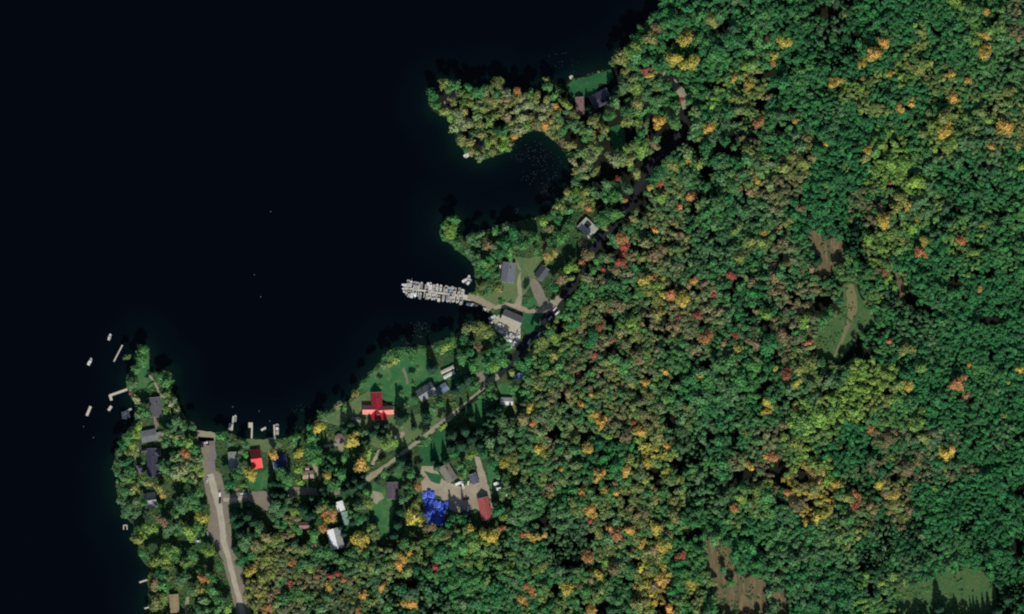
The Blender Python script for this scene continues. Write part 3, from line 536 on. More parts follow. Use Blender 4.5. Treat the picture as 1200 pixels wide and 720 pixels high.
house('garage', 'blue-grey roofed garage against the grey gabled house', 'garage', ((511, 460), (524, 452.5)), 10, (100, 120, 136), wh=2.4, pitch=.25, windows=1, chimney=False)
house('mobile_home', 'longer of two pale trailers on the lawn behind the blue-grey garage', 'trailer', ((517, 437), (532, 430)), 4.2, (188, 180, 160), wh=2.4, pitch=.2, windows=3, chimney=False, over=.1)
house('mobile_home', 'whiter trailer nearer the lane, beside the long pale one', 'trailer', ((520, 443), (532.5, 436)), 4.2, (206, 204, 190), wh=2.4, pitch=.2, windows=3, chimney=False, over=.1)
house('cottage', 'small cottage with whitish roof at the wood edge south of the lane fork', 'house', ((586.5, 470.3), (601, 470.8)), 9, (196, 198, 190), wh=2.6, pitch=.5, windows=2, chimney=False)
house('garden_shed', 'shed with pale blue-violet roof at the bend of the dark highway', 'shed', ((603, 442.5), (614, 439)), 7, (132, 150, 216), wh=2.4, pitch=.35, windows=1, chimney=False)
house('gabled_house', 'slate-grey house facing the lake north of the marina dock', 'house', ((597, 308), (594.5, 331)), 16, (108, 112, 122), (212, 212, 206), pitch=.5, windows=3)
house('gabled_house', 'dark charcoal house, turned cornerwise, at the head of a gravel drive', 'house', ((630.5, 326.5), (640, 314)), 12.5, (78, 82, 90), (228, 228, 222), pitch=.6, windows=2, chimney=False)
house('gabled_house', 'low house with pale whitish roof set diagonally beside the dark highway', 'house', ((681.5, 260.5), (696, 274)), 16, (176, 176, 164), (206, 204, 196), pitch=.12, windows=3, chimney=False)
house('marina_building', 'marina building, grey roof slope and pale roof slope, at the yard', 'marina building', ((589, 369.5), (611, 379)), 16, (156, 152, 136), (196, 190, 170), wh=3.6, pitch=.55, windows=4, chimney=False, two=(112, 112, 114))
house('lake_house', 'narrow house with dusky pink roof on the north lawn', 'house', ((679, 114), (680.5, 135)), 10, (128, 102, 102), pitch=.5, windows=3)
house('lake_house', 'dark roofed house with rows of solar panels on the north lawn', 'house', ((693.5, 121), (714, 110.5)), 17, (62, 66, 78), (216, 216, 212), pitch=.4, windows=3, chimney=False)
house('cottage', 'brown roofed cottage in the trees at the peninsula tip', 'house', ((520.5, 115), (536, 114)), 14, (116, 102, 92), pitch=.4, windows=2)
house('cottage', 'dark grey cottage in the trees at the southern side of the peninsula', 'house', ((560.5, 168), (572, 161)), 12, (64, 70, 80), pitch=.45, windows=2, chimney=False)
house('cottage', 'dark blue cottage hidden in trees on the peninsula neck', 'house', ((628.5, 128), (637, 138)), 11, (48, 52, 92), pitch=.45, windows=2, chimney=False)
house('gabled_house', 'taupe roofed house with white edge boards in the dirt yard', 'house', ((519.5, 546), (530.5, 563.5)), 14, (122, 120, 108), (232, 230, 222), pitch=.35, windows=3)
house('garden_shed', 'slate-grey shed beside the dirt drive into the yard', 'shed', ((553.5, 555.5), (558, 567)), 9, (88, 92, 106), wh=2.4, pitch=.35, windows=1, chimney=False)
house('barn', 'barn with faded red roof at the yard with the blue tarps', 'barn', ((565.5, 583.5), (571.5, 609)), 13.5, (170, 84, 82), (150, 96, 84), wh=3.6, pitch=.7, windows=3, chimney=False)
house('gabled_house', 'purplish charcoal roofed house beside the long lawn', 'house', ((460, 565.5), (460.5, 585)), 14, (92, 84, 92), pitch=.5, windows=3)
house('outbuilding', 'small building with brilliant white roof north of the larger metal-roofed one', 'outbuilding', ((397, 588), (400.5, 599)), 9, (238, 242, 238), wh=2.6, pitch=.25, windows=1, chimney=False)
house('outbuilding', 'teal-grey lean-to roof between two white roofs', 'outbuilding', ((403, 600), (406, 615)), 7.5, (128, 158, 148), wh=2.2, pitch=.2, windows=1, chimney=False)
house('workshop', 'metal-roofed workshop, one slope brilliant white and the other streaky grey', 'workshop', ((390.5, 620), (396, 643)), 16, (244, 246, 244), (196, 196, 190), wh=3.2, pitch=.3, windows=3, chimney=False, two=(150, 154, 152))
house('garden_shed', 'dull pink roofed hut in dark trees west of the white roofs', 'hut', ((351, 616), (362.5, 616)), 8, (140, 104, 106), wh=2.2, windows=1, chimney=False)
# the round cabin
def pyramid_cabin(label, x, y, r, c):
    t = thing('round_cabin', label, 'cabin', x, y, GZ, .3); n = 8; R = r * S; BUILT.append((x, y, r + 2))
    ring = lambda q, z: [(q * math.cos(2*math.pi*i/n), q * math.sin(2*math.pi*i/n), z) for i in range(n)]
    b = MB(); b.loft([ring(R*.86, -.3), ring(R*.86, 2.5)]); b.build('wall', paint((150, 128, 104)), t)
    b = MB(); b.loft([ring(R, 2.35), ring(R, 2.55), ring(R*.5, 3.4), ring(.3, 4.1)]); rf = b.build('roof', roofing(c), t)
    b = MB(); b.tube((0, 0, 4.0), (0, 0, 4.6), .2, .14); b.build('finial', DARK, rf)
    b = MB(); b.box(R*.80, R*.84, -.5, .5, 0, 2.0); b.build('door', DARK, t)
pyramid_cabin('round brown-roofed cabin between two yellow trees near the lake', 398, 514, 6, (138, 122, 112))
# solar panels and the roof deck are parts of their houses
for o in [o for o in COL.objects if o.get('label', '').startswith('dark roofed house with rows')]:
    rf = [c for c in o.children if c.name.startswith('roof')][0]
    for k in range(3):
        for j, sy in enumerate((-1,)):
            b = MB(); L = 4.2; y0 = -1.0; y1 = -5.2; w = 17*S/2 - .45; zt = lambda y: 2.8 + w*.4 + .1 - .4*abs(y) + .22
            x0 = -7 + k * 4.8; b.add([(x0, y0, zt(y0)+.1), (x0+L, y0, zt(y0)+.1), (x0+L, y1, zt(y1)+.1), (x0, y1, zt(y1)+.1), (x0, y0, zt(y0)-.05), (x0+L, y0, zt(y0)-.05), (x0+L, y1, zt(y1)-.05), (x0, y1, zt(y1)-.05)],
              [(3,2,1,0),(4,5,6,7),(0,1,5,4),(1,2,6,5),(2,3,7,6),(3,0,4,7)]); b.build('solar_panel', paint((36, 42, 60), .2), rf)
for o in [o for o in COL.objects if o.get('label', '').startswith('low house with pale whitish')]:
    rf = [c for c in o.children if c.name.startswith('roof')][0]
    b = MB(); b.box(-4.6, .6, -.2 - 0, 4.6, 3.2, 4.15); b.build('roof_deck', paint((44, 48, 50), .8), rf)
# ------------------------------------------------------------------ docks
def dock(name, label, pts, z=.55, group=None, cat='dock'):
    """a walkway on posts along pieces (x1, y1, x2, y2, width in pixels)"""
    x, y = pts[0][:2]; t = thing(name, label, cat, x, y, 0, 0, group)
    for (x1, y1, x2, y2, w) in pts:
        p, q = Vector(((x1-x)*S, -(y1-y)*S, 0)), Vector(((x2-x)*S, -(y2-y)*S, 0)); d = (q - p); L = d.length; d.normalize(); n = Vector((-d.y, d.x, 0)); h = w * S / 2
        k = max(2, int(L / 2.4)); b = MB()
        for i in range(k):                                     # bays of boards with narrow gaps between them
            a0 = p + d * (L * i / k + .02); a1 = p + d * (L * (i + 1) / k - .02); zz = z + random.uniform(-.01, .01) + pts.index((x1, y1, x2, y2, w)) * .012
            v = [a0 - n*h, a1 - n*h, a1 + n*h, a0 + n*h]; b.add([(u.x, u.y, zz-.12) for u in v] + [(u.x, u.y, zz) for u in v], [(3,2,1,0),(4,5,6,7),(0,1,5,4),(1,2,6,5),(2,3,7,6),(3,0,4,7)])
        b.build('deck', WOOD, t)
        for i in range(0, k + 1, 3):
            for s_ in (-1, 1):
                c = p + d * (L * i / k) + n * (h * .92 * s_); b = MB(); b.tube((c.x, c.y, -2), (c.x, c.y, z + .4), .1, .09, 7); b.build('post', BARK, t)
    return t
dock('floating_boom', 'thin white floating walkway lying alone off the western point', [(133.2, 424, 143.3, 404.5, 1.5)], .35)
dock('boat_dock', 'pale L-shaped dock on the western point', [(128, 464, 149, 456.5, 2.8), (128.5, 463, 130.5, 469.5, 3)])
dock('boat_dock', 'white T-shaped dock beside the leafy western shore, boat alongside', [(154, 479.5, 143, 485, 2.6), (143, 483, 144.5, 491, 2.4), (150, 482, 151.5, 490, 2)])
dock('boat_dock', 'slim bare dock, westernmost in the bay with three docks', [(271.5, 505, 273.5, 488, 1.9)])
dock('boat_dock', 'dock ending in a square platform, middle one in the bay', [(294.7, 515, 295.2, 499, 1.9), (291, 498.5, 296, 498.5, 6)])
dock('boat_dock', 'straight dock with a boat lift, easternmost in the bay with three docks', [(321.8, 515, 321.2, 498, 1.8)])
dock('boat_dock', 'low pale walkway along the shore at the easternmost bay dock', [(313, 514.5, 323, 514, 1.6)])
dock('boat_dock', 'stubby white dock on the lower western shore', [(172, 680, 163, 683, 1.9)])
dock('boat_dock', 'stubbiest dock, just above the bottom edge on the western shore', [(174.5, 712, 169, 713.5, 1.7)])
dock('swim_raft', 'square grey frame float off the western shore', [(144.5, 616, 144.7, 621, 1.2), (148.5, 616, 148.7, 621, 1.2), (144.5, 616, 148.7, 615.8, 1.2)], .3, cat='raft')
dock('boat_dock', 'little dock with two slips under the peninsula trees', [(544, 181.5, 551, 177.5, 1.4), (545.5, 185, 552.5, 181, 1.4), (551, 176.5, 553.5, 182, 1.4)])
dock('swim_raft', 'small white raft at the edge of the north lawn', [(667.5, 91.5, 671.5, 90, 4)], .4, cat='raft')
dock('swim_raft', 'long narrow grey raft floating off the western point', [(101.4, 487.5, 106, 476.5, 3)], .4, cat='raft')
dock('swim_raft', 'cream swimming float near the L-shaped dock', [(126.8, 481.5, 130.3, 476.2, 3.2)], .4, cat='raft')
dock('swim_raft', 'small grey float between the bay docks', [(305.8, 504.5, 311.5, 501.5, 2.6)], .35, cat='raft')
SP0, SP1 = np.array([477.0, 338.2]), np.array([553.0, 349.0]); sd_ = (SP1 - SP0) / np.hypot(*(SP1 - SP0)); sn_ = np.array([sd_[1], -sd_[0]])
fing = []
for f in (475, 482, 489, 496, 503.5, 511, 518, 525, 532, 537, 541.5):
    c = SP0 + sd_ * (f - 475); fing.append((*(c - sn_ * 8), *(c + sn_ * 8), 1.0))
dock('marina_dock', 'long marina dock with finger piers lined by boats', [(*SP0, *SP1, 2.4)] + fing)
dock('boat_dock', 'wide pale dock head where the marina dock meets the shore', [(542, 348, 553, 350, 6)], .62)
# ------------------------------------------------------------------ boats
def hull(b, L, Wd, H, m=0, flat=False):
    st = [(-.5, .82), (-.3, .96), (0, 1.0), (.22, .9), (.36, .66), (.45, .36), (.5, .05)]
    rings = []
    for u, k in st:
        w = Wd / 2 * k; x = u * L; sh = H * (1 + .18 * max(0, u * 2) ** 2)
        rings.append([(x, -w, sh), (x, -w * .86, .05), (x, 0, -.25 + .25 * max(0, u * 2) ** 3), (x, w * .86, .05), (x, w, sh), (x, w * .8, sh - .02), (x, w * .74, H * .55), (x, -w * .74, H * .55), (x, -w * .8, sh - .02)])
    return b.loft(rings, m)
def make_boat(style, hullc=(226, 226, 220), cover=(190, 188, 178)):
    root = bpy.data.objects.new({'runabout': 'motorboat', 'pontoon': 'pontoon_boat', 'covered': 'motorboat', 'cabin': 'cabin_boat'}[style], None); COL.objects.link(root)
    L, Wd = (7.2, 2.7) if style == 'pontoon' else (6.6, 2.5) if style != 'cabin' else (7.6, 2.8)
    if style == 'pontoon':
        for s in (-1, 1):
            b = MB(); b.tube((-L/2, s*.85, .1), (L/2-.9, s*.85, .1), .32, .32, 10); b.tube((L/2-.9, s*.85, .1), (L/2-.1, s*.85, .28), .32, .06, 10); b.build('pontoon', GREY, root, True)
        b = MB(); b.box(-L/2+.1, L/2-.4, -Wd/2, Wd/2, .42, .52); b.build('deck', paint((150, 144, 130)), root)
        b = MB()
        for x0_, x1_, y0_, y1_ in ((-L/2+.15, L/2-.5, -Wd/2+.02, -Wd/2+.07), (-L/2+.15, L/2-.5, Wd/2-.07, Wd/2-.02), (L/2-.55, L/2-.5, -Wd/2+.1, Wd/2-.1)): b.box(x0_, x1_, y0_, y1_, .525, 1.15)
        b.build('rail', paint(hullc), root)
        for x_, y_ in ((1.9, -.85), (1.9, .85), (-2.4, -.8), (-2.4, .8)):
            b = MB(); b.box(x_-.75, x_+.75, y_-.33, y_+.33, .525, .9); b.box(x_-.75, x_+.75, y_+(.2 if y_>0 else -.33), y_+(.33 if y_>0 else -.2), .902, 1.2); b.build('seat', OFFWHITE, root)
        b = MB(); b.loft([[(x, -1.2, 2.15), (x, -.7, 2.32), (x, .7, 2.32), (x, 1.2, 2.15), (x, 1.2, 2.11), (x, .7, 2.28), (x, -.7, 2.28), (x, -1.2, 2.11)] for x in (-2.9, -.1)]); cn = b.build('canopy', paint(cover, .8), root)
        b = MB()
        for x_ in (-2.8, -.2):
            for y_ in (-1.15, 1.15): b.tube((x_, y_, .52), (x_, y_, 2.14), .03, n=6)
        b.build('frame', GREY, cn)
    else:
        b = MB(); hull(b, L, Wd, .85); b.build('hull', paint(hullc, .3), root)
        b = MB(); b.add([(L*.12, -Wd*.44, .87), (L*.12, Wd*.44, .87), (L*.3, Wd*.36, .93), (L*.46, 0, 1.04), (L*.3, -Wd*.36, .93)], [(0, 4, 3, 2, 1)][::-1]); b.add([(L*.12, -Wd*.44, .80), (L*.12, Wd*.44, .80), (L*.3, Wd*.36, .83), (L*.46, 0, .9), (L*.3, -Wd*.36, .83)], [(0, 1, 2, 3, 4)][::-1]); b.build('foredeck', paint(tuple(v*.95 for v in hullc), .35), root)
        if style == 'covered':
            rings = [[(x, -Wd*.47*k, .86), (x, -Wd*.3*k, .98), (x, 0, 1.0 + h), (x, Wd*.3*k, .98), (x, Wd*.47*k, .86), (x, 0, .8)] for x, k, h in ((-L*.48, .86, .02), (-L*.2, 1, .22), (L*.08, 1, .34), (L*.2, .9, .12))]
            b = MB(); b.loft(rings); b.build('boat_cover', paint(cover, .85), root)
        else:
            for x_ in (-.3, -1.9):
                for y_ in (-.55, .55): b = MB(); b.box(x_-.3, x_+.3, y_-.28, y_+.28, .48, .82); b.box(x_-.3, x_-.2, y_-.28, y_+.28, .822, 1.2); b.build('seat', paint((196, 190, 176)), root)
            b = MB(); b.add([(L*.12, -1.0, .88), (L*.16, -.5, .95), (L*.16, .5, .95), (L*.12, 1.0, .88), (L*.05, -.95, 1.4), (L*.08, -.45, 1.45), (L*.08, .45, 1.45), (L*.05, .95, 1.4)], [(0,1,5,4),(1,2,6,5),(2,3,7,6)]); b.build('windshield', GLASS, root)
            if style == 'cabin':
                b = MB(); b.loft([[(x, -1.05, .86), (x, -.95, z), (x, .95, z), (x, 1.05, .86)] for x, z in ((-.9, 2.1), (1.0, 2.1), (1.9, 1.1))]); cb = b.build('cabin', WHITE, root)
                b = MB(); b.box(-1.0, 1.1, -1.05, 1.05, 2.12, 2.2); b.build('cabin_roof', paint(cover), cb)
    b = MB(); x = -L/2; b.box(x-.55, x-.12, -.22, .22, .6, 1.15); b.box(x-.4, x-.2, -.08, .08, -.5, .58); b.box(x-.12, x+.1, -.12, .12, .55, .75); b.build('outboard_motor', DARK, root)
    return root
BOATS = [make_boat('runabout'), make_boat('pontoon', (206, 208, 206), (176, 174, 164)), make_boat('covered', (222, 220, 210), (168, 164, 150)), make_boat('cabin', (236, 236, 232), (214, 214, 206)),
         make_boat('pontoon', (180, 184, 186), (222, 220, 208)), make_boat('covered', (210, 214, 214), (132, 136, 138)), make_boat('covered', (214, 218, 220), (70, 104, 132))]
_first = set()
BTYPE = ['open white runabout', 'pontoon boat with tan canopy', 'motorboat under a tan cover', 'white cabin boat', 'pontoon boat with cream canopy', 'motorboat under a grey cover', 'motorboat under a blue cover']
def boat(k, x, y, ang, label, z=0.0, group=None):
    o = BOATS[k] if k not in _first else copy_tree(BOATS[k]); _first.add(k)
    wx, wy = W(x, y); o.location = (wx, wy, z); o.rotation_euler = (0, 0, ang); tag(o, label, 'boat', group); return o
ORD = ['first', 'second', 'third', 'fourth', 'fifth', 'sixth', 'seventh', 'eighth', 'ninth', 'tenth', 'eleventh', 'twelfth', 'thirteenth', 'fourteenth', 'fifteenth', 'sixteenth', 'seventeenth', 'eighteenth', 'nineteenth', 'twentieth']
north_ = [475.5, 479, 483.5, 487, 491.5, 498.5, 501.5, 506, 509.5, 514.5, 520.5, 523.3, 527.5, 530.3, 535.5, 539.5]
south_ = [478, 481.5, 485, 491.5, 499, 502, 506, 509, 513, 519, 523, 527, 530.5, 535.5, 540]
base = math.atan2(-sn_[1], sn_[0])
for side, row, sg in (('north', north_, 1), ('south', south_, -1)):
    for i, f in enumerate(row):
        c = SP0 + sd_ * (f - 475) + sn_ * sg * random.uniform(4.8, 6.6) + sd_ * random.uniform(-.5, .5); k = random.choice([0, 0, 1, 1, 2, 3, 4, 4, 5]) if not (side == 'north' and i == 11) else 6
        boat(k, c[0], c[1], base + (0 if sg > 0 else math.pi) + (math.pi if random.random() < .4 else 0) + random.uniform(-.1, .1), f'{BTYPE[k]}, {ORD[i]} from the lake end, {side} side of the marina dock', group='boats moored along the marina dock')
for i, (dx, dy) in enumerate(((-2.0, -4), (-2.2, 0.4), (-1.2, 4.2))):
    c = SP0 + np.array([dx, dy]); k = (3, 0, 2)[i]
    boat(k, c[0], c[1], math.pi + random.uniform(-.25, .1), f'{BTYPE[k]} moored across the lake end of the marina dock', group='boats moored along the marina dock')
boat(0, 128.3, 395, 1.25, 'small white boat farther north of two lying off the western point'); boat(3, 105.1, 424, 1.15, 'bright white boat anchored west of the floating walkway')
boat(3, 146.5, 486.5, 1.2, 'white cabin boat tied inside the white T-shaped dock'); boat(0, 148.2, 487.5, 1.2, 'open white boat squeezed between the piers of the T-shaped dock')
boat(5, 275.6, 490.5, 1.5, 'grey-covered boat at the outer end of the slim bare dock'); boat(2, 269.4, 500, 1.5, 'tan-covered boat at the shore end of the slim bare dock')
boat(4, 324.6, 500.8, 1.55, 'pontoon boat with cream canopy on the easternmost bay dock, outer berth'); boat(1, 324.9, 505.4, 1.55, 'pontoon boat with tan canopy on the easternmost bay dock, inner berth')
boat(3, 545.8, 328.3, .6, 'white cabin boat anchored north of the marina dock head, nearer the lake'); boat(4, 549.6, 330.3, .9, 'cream-canopied pontoon boat anchored north of the marina dock head, nearer shore'); boat(0, 549.5, 326.4, 1.5, 'open white boat, topmost of three anchored north of the marina dock head')
boat(6, 550.5, 357.3, -.2, 'blue-covered motorboat in shade just south of the marina dock head'); boat(4, 569.6, 363.2, -.35, 'cream-canopied pontoon boat along the sandy marina bank'); boat(2, 556.5, 357.6, -.3, 'tan-covered motorboat between the blue-covered boat and the sandy bank')
for i, (x, y, a, k) in enumerate(((577, 372, .5, 3), (580.5, 374.8, .6, 0), (577.2, 377.4, .5, 4))):
    boat(k, x, y, a, ('cabin boat nearest the marina building among three at the slips', 'open white boat, middle one at the marina building slips', 'cream pontoon boat, lowest at the marina building slips')[i])
boat(3, 547.6, 181.4, .5, 'white boat in the little dock under the peninsula trees')
for i, (x, y, a, k) in enumerate(((583.5, 386, -.5, 0), (586.5, 388.6, -.6, 3), (591.6, 392.6, -.6, 5), (596.4, 393.8, .7, 3), (599.6, 396.4, .6, 0), (603.4, 394.2, -.5, 5), (597, 399, -.6, 3), (604.2, 400.6, .8, 4), (601.4, 404.4, .9, 3), (604.2, 403.8, .9, 0), (607.5, 389.5, 1.2, 2), (608, 394.5, 1.3, 3), (589, 384.5, -.5, 2), (587.5, 381.5, -.4, 0))):
    boat(k, x, y, a, f'{BTYPE[k]} stored on land, {ORD[i]} from the lake in the marina yard', GZ + .62, 'boats stored in the marina yard')
# ------------------------------------------------------------------ vehicles
def make_car(style, c):
    root = bpy.data.objects.new({'car': 'parked_car', 'van': 'parked_van', 'pickup': 'pickup_truck', 'box': 'box_truck'}[style], None); COL.objects.link(root)
    L, Wd = {'car': (4.6, 1.85), 'van': (5.2, 2.0), 'pickup': (5.7, 2.0), 'box': (7.6, 2.4)}[style]; l, w = L/2, Wd/2; P = paint(c, .25, .04)
    def sec(x, wd, z0, z1): return [(x, -wd, z0), (x, -wd, z1 - .15), (x, -wd * .9, z1), (x, wd * .9, z1), (x, wd, z1 - .15), (x, wd, z0)]
    b = MB(); b.loft([sec(-l, w*.9, .4, .85), sec(-l+.3, w, .28, .98), sec(l-1.2, w, .28, .98), sec(l-.2, w*.92, .3, .82), sec(l, w*.8, .4, .7)]); body = b.build('body', P, root)
    cab = {'car': (-1.75, -1.2, .35, 1.05, 1.46), 'van': (-2.4, -2.2, 1.1, 1.8, 1.95), 'pickup': (-.55, -.35, .75, 1.4, 1.75), 'box': (1.7, 1.8, 2.6, 3.2, 2.0)}[style]
    x0, x1, x2, x3, z = cab
    b = MB(); b.add([(x0,-w*.9,.95),(x3,-w*.9,.95),(x3,w*.9,.95),(x0,w*.9,.95),(x1,-w*.74,z-.06),(x2,-w*.74,z-.06),(x2,w*.74,z-.06),(x1,w*.74,z-.06)], [(0,1,5,4),(1,2,6,5),(2,3,7,6),(3,0,4,7),(4,5,6,7)]); b.build('window_band', GLASS, root)
    b = MB(); b.box(x1-.05, x2+.05, -w*.76, w*.76, z-.055, z); b.build('roof', P, root)
    if style == 'pickup':
        b = MB(); b.box(-l+.1, -.65, -w*.82, w*.82, .985, 1.0); b.build('load_bed', DARK, root)
    if style == 'box':
        b = MB(); b.box(-l, 1.6, -w*1.0, w*1.0, .9, 3.1); b.build('cargo_box', WHITE, root)
    for sx in (-l*.6, l*.62):
        for sy in (-1, 1):
            b = MB(); b.tube((sx, sy*(w-.2), .33), (sx, sy*(w+.02), .33), .33, .33, 14); wh = b.build('wheel', RUBBER, root); b = MB(); b.tube((sx, sy*(w+.021), .33), (sx, sy*(w+.03), .33), .19, .19, 10); b.build('rim', GREY, wh)
    for sy in (-1, 1):
        b = MB(); y0, y1 = sorted((sy*w*.45, sy*w*.75)); b.box(l-.1, l-.005, y0, y1, .55, .7); b.build('headlight', WHITE, root)
    return root
KIT = {}
def car(style, c, x, y, deg, label, cat=None, z=GZ + .2):
    k = (style, c)
    if k not in KIT: KIT[k] = make_car(style, c); o = KIT[k]
    else: o = copy_tree(KIT[k])
    wx, wy = W(x, y); o.location = (wx, wy, z); o.rotation_euler = (0, 0, math.radians(deg)); tag(o, label, cat or {'car': 'car', 'van': 'van', 'pickup': 'pickup truck', 'box': 'truck'}[style]); BUILT.append((x, y, 3)); return o
car('car', (200, 202, 204), 242.8, 563, 80, 'silver car on the west side of the dirt road near its lake end')
car('van', (240, 240, 238), 257.5, 579, 86, 'white van on the dirt road at the side road corner'); car('pickup', (40, 42, 48), 257.6, 587, 86, 'black pickup stopped behind the white van on the dirt road')
car('pickup', (228, 228, 224), 240, 519.5, 15, 'white pickup at the sandy lake end of the dirt road'); car('car', (48, 50, 56), 234.6, 518, 150, 'dark car beside the white pickup at the sandy lake end')
car('car', (54, 58, 64), 269.2, 577.5, -30, 'dark car pulled off at the start of the side road'); car('car', (238, 238, 234), 284.5, 578.8, 5, 'white car at the top edge of the side road')
car('van', (226, 226, 224), 231.5, 634.5, 0, 'white van parked under trees west of the dirt road'); car('car', (156, 164, 172), 243.2, 626, 105, 'bluish-grey car at the west edge of the dirt road by the yellow tree')
car('pickup', (42, 44, 46), 546.4, 585.2, 10, 'black pickup standing in the middle of the dirt yard'); car('box', (232, 232, 226), 538, 566.5, 25, 'white box truck at the taupe-roofed house in the dirt yard')
car('van', (234, 232, 226), 542.6, 569.3, -70, 'white van next to the box truck in the dirt yard'); car('van', (214, 212, 200), 548.8, 565.5, 80, 'cream van between the box truck and the slate-grey shed')
car('car', (240, 240, 238), 548.6, 597, 70, 'white car at the conifers south of the dirt yard'); car('car', (120, 140, 136), 539, 595.6, 70, 'grey-green car at the south edge of the dirt yard')
car('van', (232, 234, 238), 653.2, 367, 48, 'white van on the shaded highway near the driveway'); car('car', (206, 210, 216), 650.4, 362, 48, 'pale silver car just up the highway from the white van')
car('car', (170, 40, 48), 633, 387.5, 60, 'red car in highway shade by the marina'); car('car', (236, 236, 238), 632, 391.8, 60, 'white car behind the red car on the shaded highway')
car('van', (196, 200, 206), 620.2, 400.5, 60, 'grey-white van on the dark highway below the marina yard'); car('car', (214, 218, 222), 644.6, 373.5, 50, 'white saloon farther down the shaded highway, on its east side')
car('van', (222, 222, 220), 586, 312.5, 80, 'white van at the lake side of the slate-grey house'); car('van', (216, 208, 190), 597, 571, 20, 'cream van under trees east of the red barn')
car('box', (44, 78, 160), 583, 566.4, 20, 'blue-cabbed box truck beside the trees east of the yard'); car('box', (70, 100, 170), 586.6, 572.8, 10, 'second blue-cabbed box truck, below the other one'); car('van', (236, 236, 236), 591.2, 579.5, -25, 'white van below the blue-cabbed trucks')
# ------------------------------------------------------------------ blue tarpaulin covered stacks
BLUE = noisy('blue_tarpaulin', (40, 70, 196), (26, 48, 150), scale=.7, rough=.35, c3=(104, 136, 222), scale3=.8, bump=.8)
BLUE2 = noisy('faded_blue_tarpaulin', (72, 112, 220), (40, 72, 190), scale=.9, rough=.4, c3=(140, 168, 236), scale3=.9, bump=.5)
def tarp(x, y, deg, L, Wd, H, label, seed):
    r = random.Random(seed); t = thing('tarp_covered_stack', label, 'tarp', x, y, GZ + .1, math.radians(deg), 'blue tarpaulin covers over stacks in the dirt yard'); BUILT.append((x, y, 8.5))
    nx_, ny_ = 12, 8; b = MB(); v = []
    for i in range(nx_ + 1):
        for j in range(ny_ + 1):
            u, w = i / nx_ * 2 - 1, j / ny_ * 2 - 1; e = max(abs(u) ** 5, abs(w) ** 3)
            v.append((u * L/2 * (1 + .01 * r.uniform(-1, 1)), w * Wd/2 * (1 + .012 * r.uniform(-1, 1)), max(0, H * (1 - e * .95) * (1 - .28 * abs(w)) + .05 * r.uniform(-1, 1))))
    f = [(i*(ny_+1)+j, (i+1)*(ny_+1)+j, (i+1)*(ny_+1)+j+1, i*(ny_+1)+j+1) for i in range(nx_) for j in range(ny_)]
    b.add(v, f); o = b.build('tarpaulin', BLUE2 if seed % 2 else BLUE, t); md = o.modifiers.new('thickness', 'SOLIDIFY'); md.thickness = .03
    b = MB(); b.box(-L*.42, L*.42, -Wd*.38, Wd*.38, 0, H*.5); b.build('stack', WOOD, t)
    b = MB()
    for k in (-.3, .3): b.tube((L*k, -Wd*.55, .15), (L*k, 0, H + .22), .03, n=5); b.tube((L*k, 0, H + .22), (L*k, Wd*.55, .15), .03, n=5)
    b.build('strap', BLUE, t)
rows = [('upper', [(497.6, 580.5), (502.3, 578.5), (506.8, 580)]), ('second', [(499, 589.2), (504, 590.2), (508.6, 591)]), ('eastern', [(514, 591.4), (518.6, 592.8), (523.6, 592)]), ('third', [(499.6, 599.4), (504.6, 600.4), (509.6, 601.2), (514.6, 601), (519.2, 601.6)]), ('lowest', [(502.6, 609), (507.6, 610.4), (512.6, 611.2), (517.2, 611.6)])]
q_ = 0
for nm, row in rows:
    for i, (x, y) in enumerate(row):
        q_ += 1; tarp(x, y, 84 + random.uniform(-4, 4), random.uniform(7.2, 8.8), random.uniform(4.0, 4.9), random.uniform(1.7, 2.6), f'blue tarp cover, {ORD[i]} from the west in the {nm} row of the yard stacks', q_)
# ------------------------------------------------------------------ dark hedges added in place of the shadow lines along the lane
SHADOW_HEDGE = noisy('shadow_line_leaves', (26, 44, 34), (18, 32, 26), scale=2.0, rough=.95, c3=(38, 60, 42), scale3=4, bump=1.0)
def hedge(x1, y1, x2, y2, label):
    t = thing('shadow_line_hedge', label, 'hedge', x1, y1, GZ, math.atan2(-(y2-y1), x2-x1)); L = math.hypot(x2-x1, y2-y1) * S; r = random.Random(int(x1)); rings = []
    for i in range(int(L / .8) + 1):
        x = i * .8; w = 1.3 + r.uniform(-.14, .14); h = 1.8 + r.uniform(-.2, .2); rings.append([(x, -w, 0), (x, -w*1.05, h*.6), (x, -w*.7, h), (x, w*.7, h*1.02), (x, w*1.05, h*.6), (x, w, 0)])
    b = MB(); b.loft(rings); b.build('foliage', SHADOW_HEDGE, t)
hedge(439.5, 565, 482, 533, 'long added hedge over a shadow line, south side of the lane by the dark-roofed house'); hedge(540.5, 482, 571.5, 457.5, 'shorter added hedge over a shadow line along the lane near the small whitish cottage')
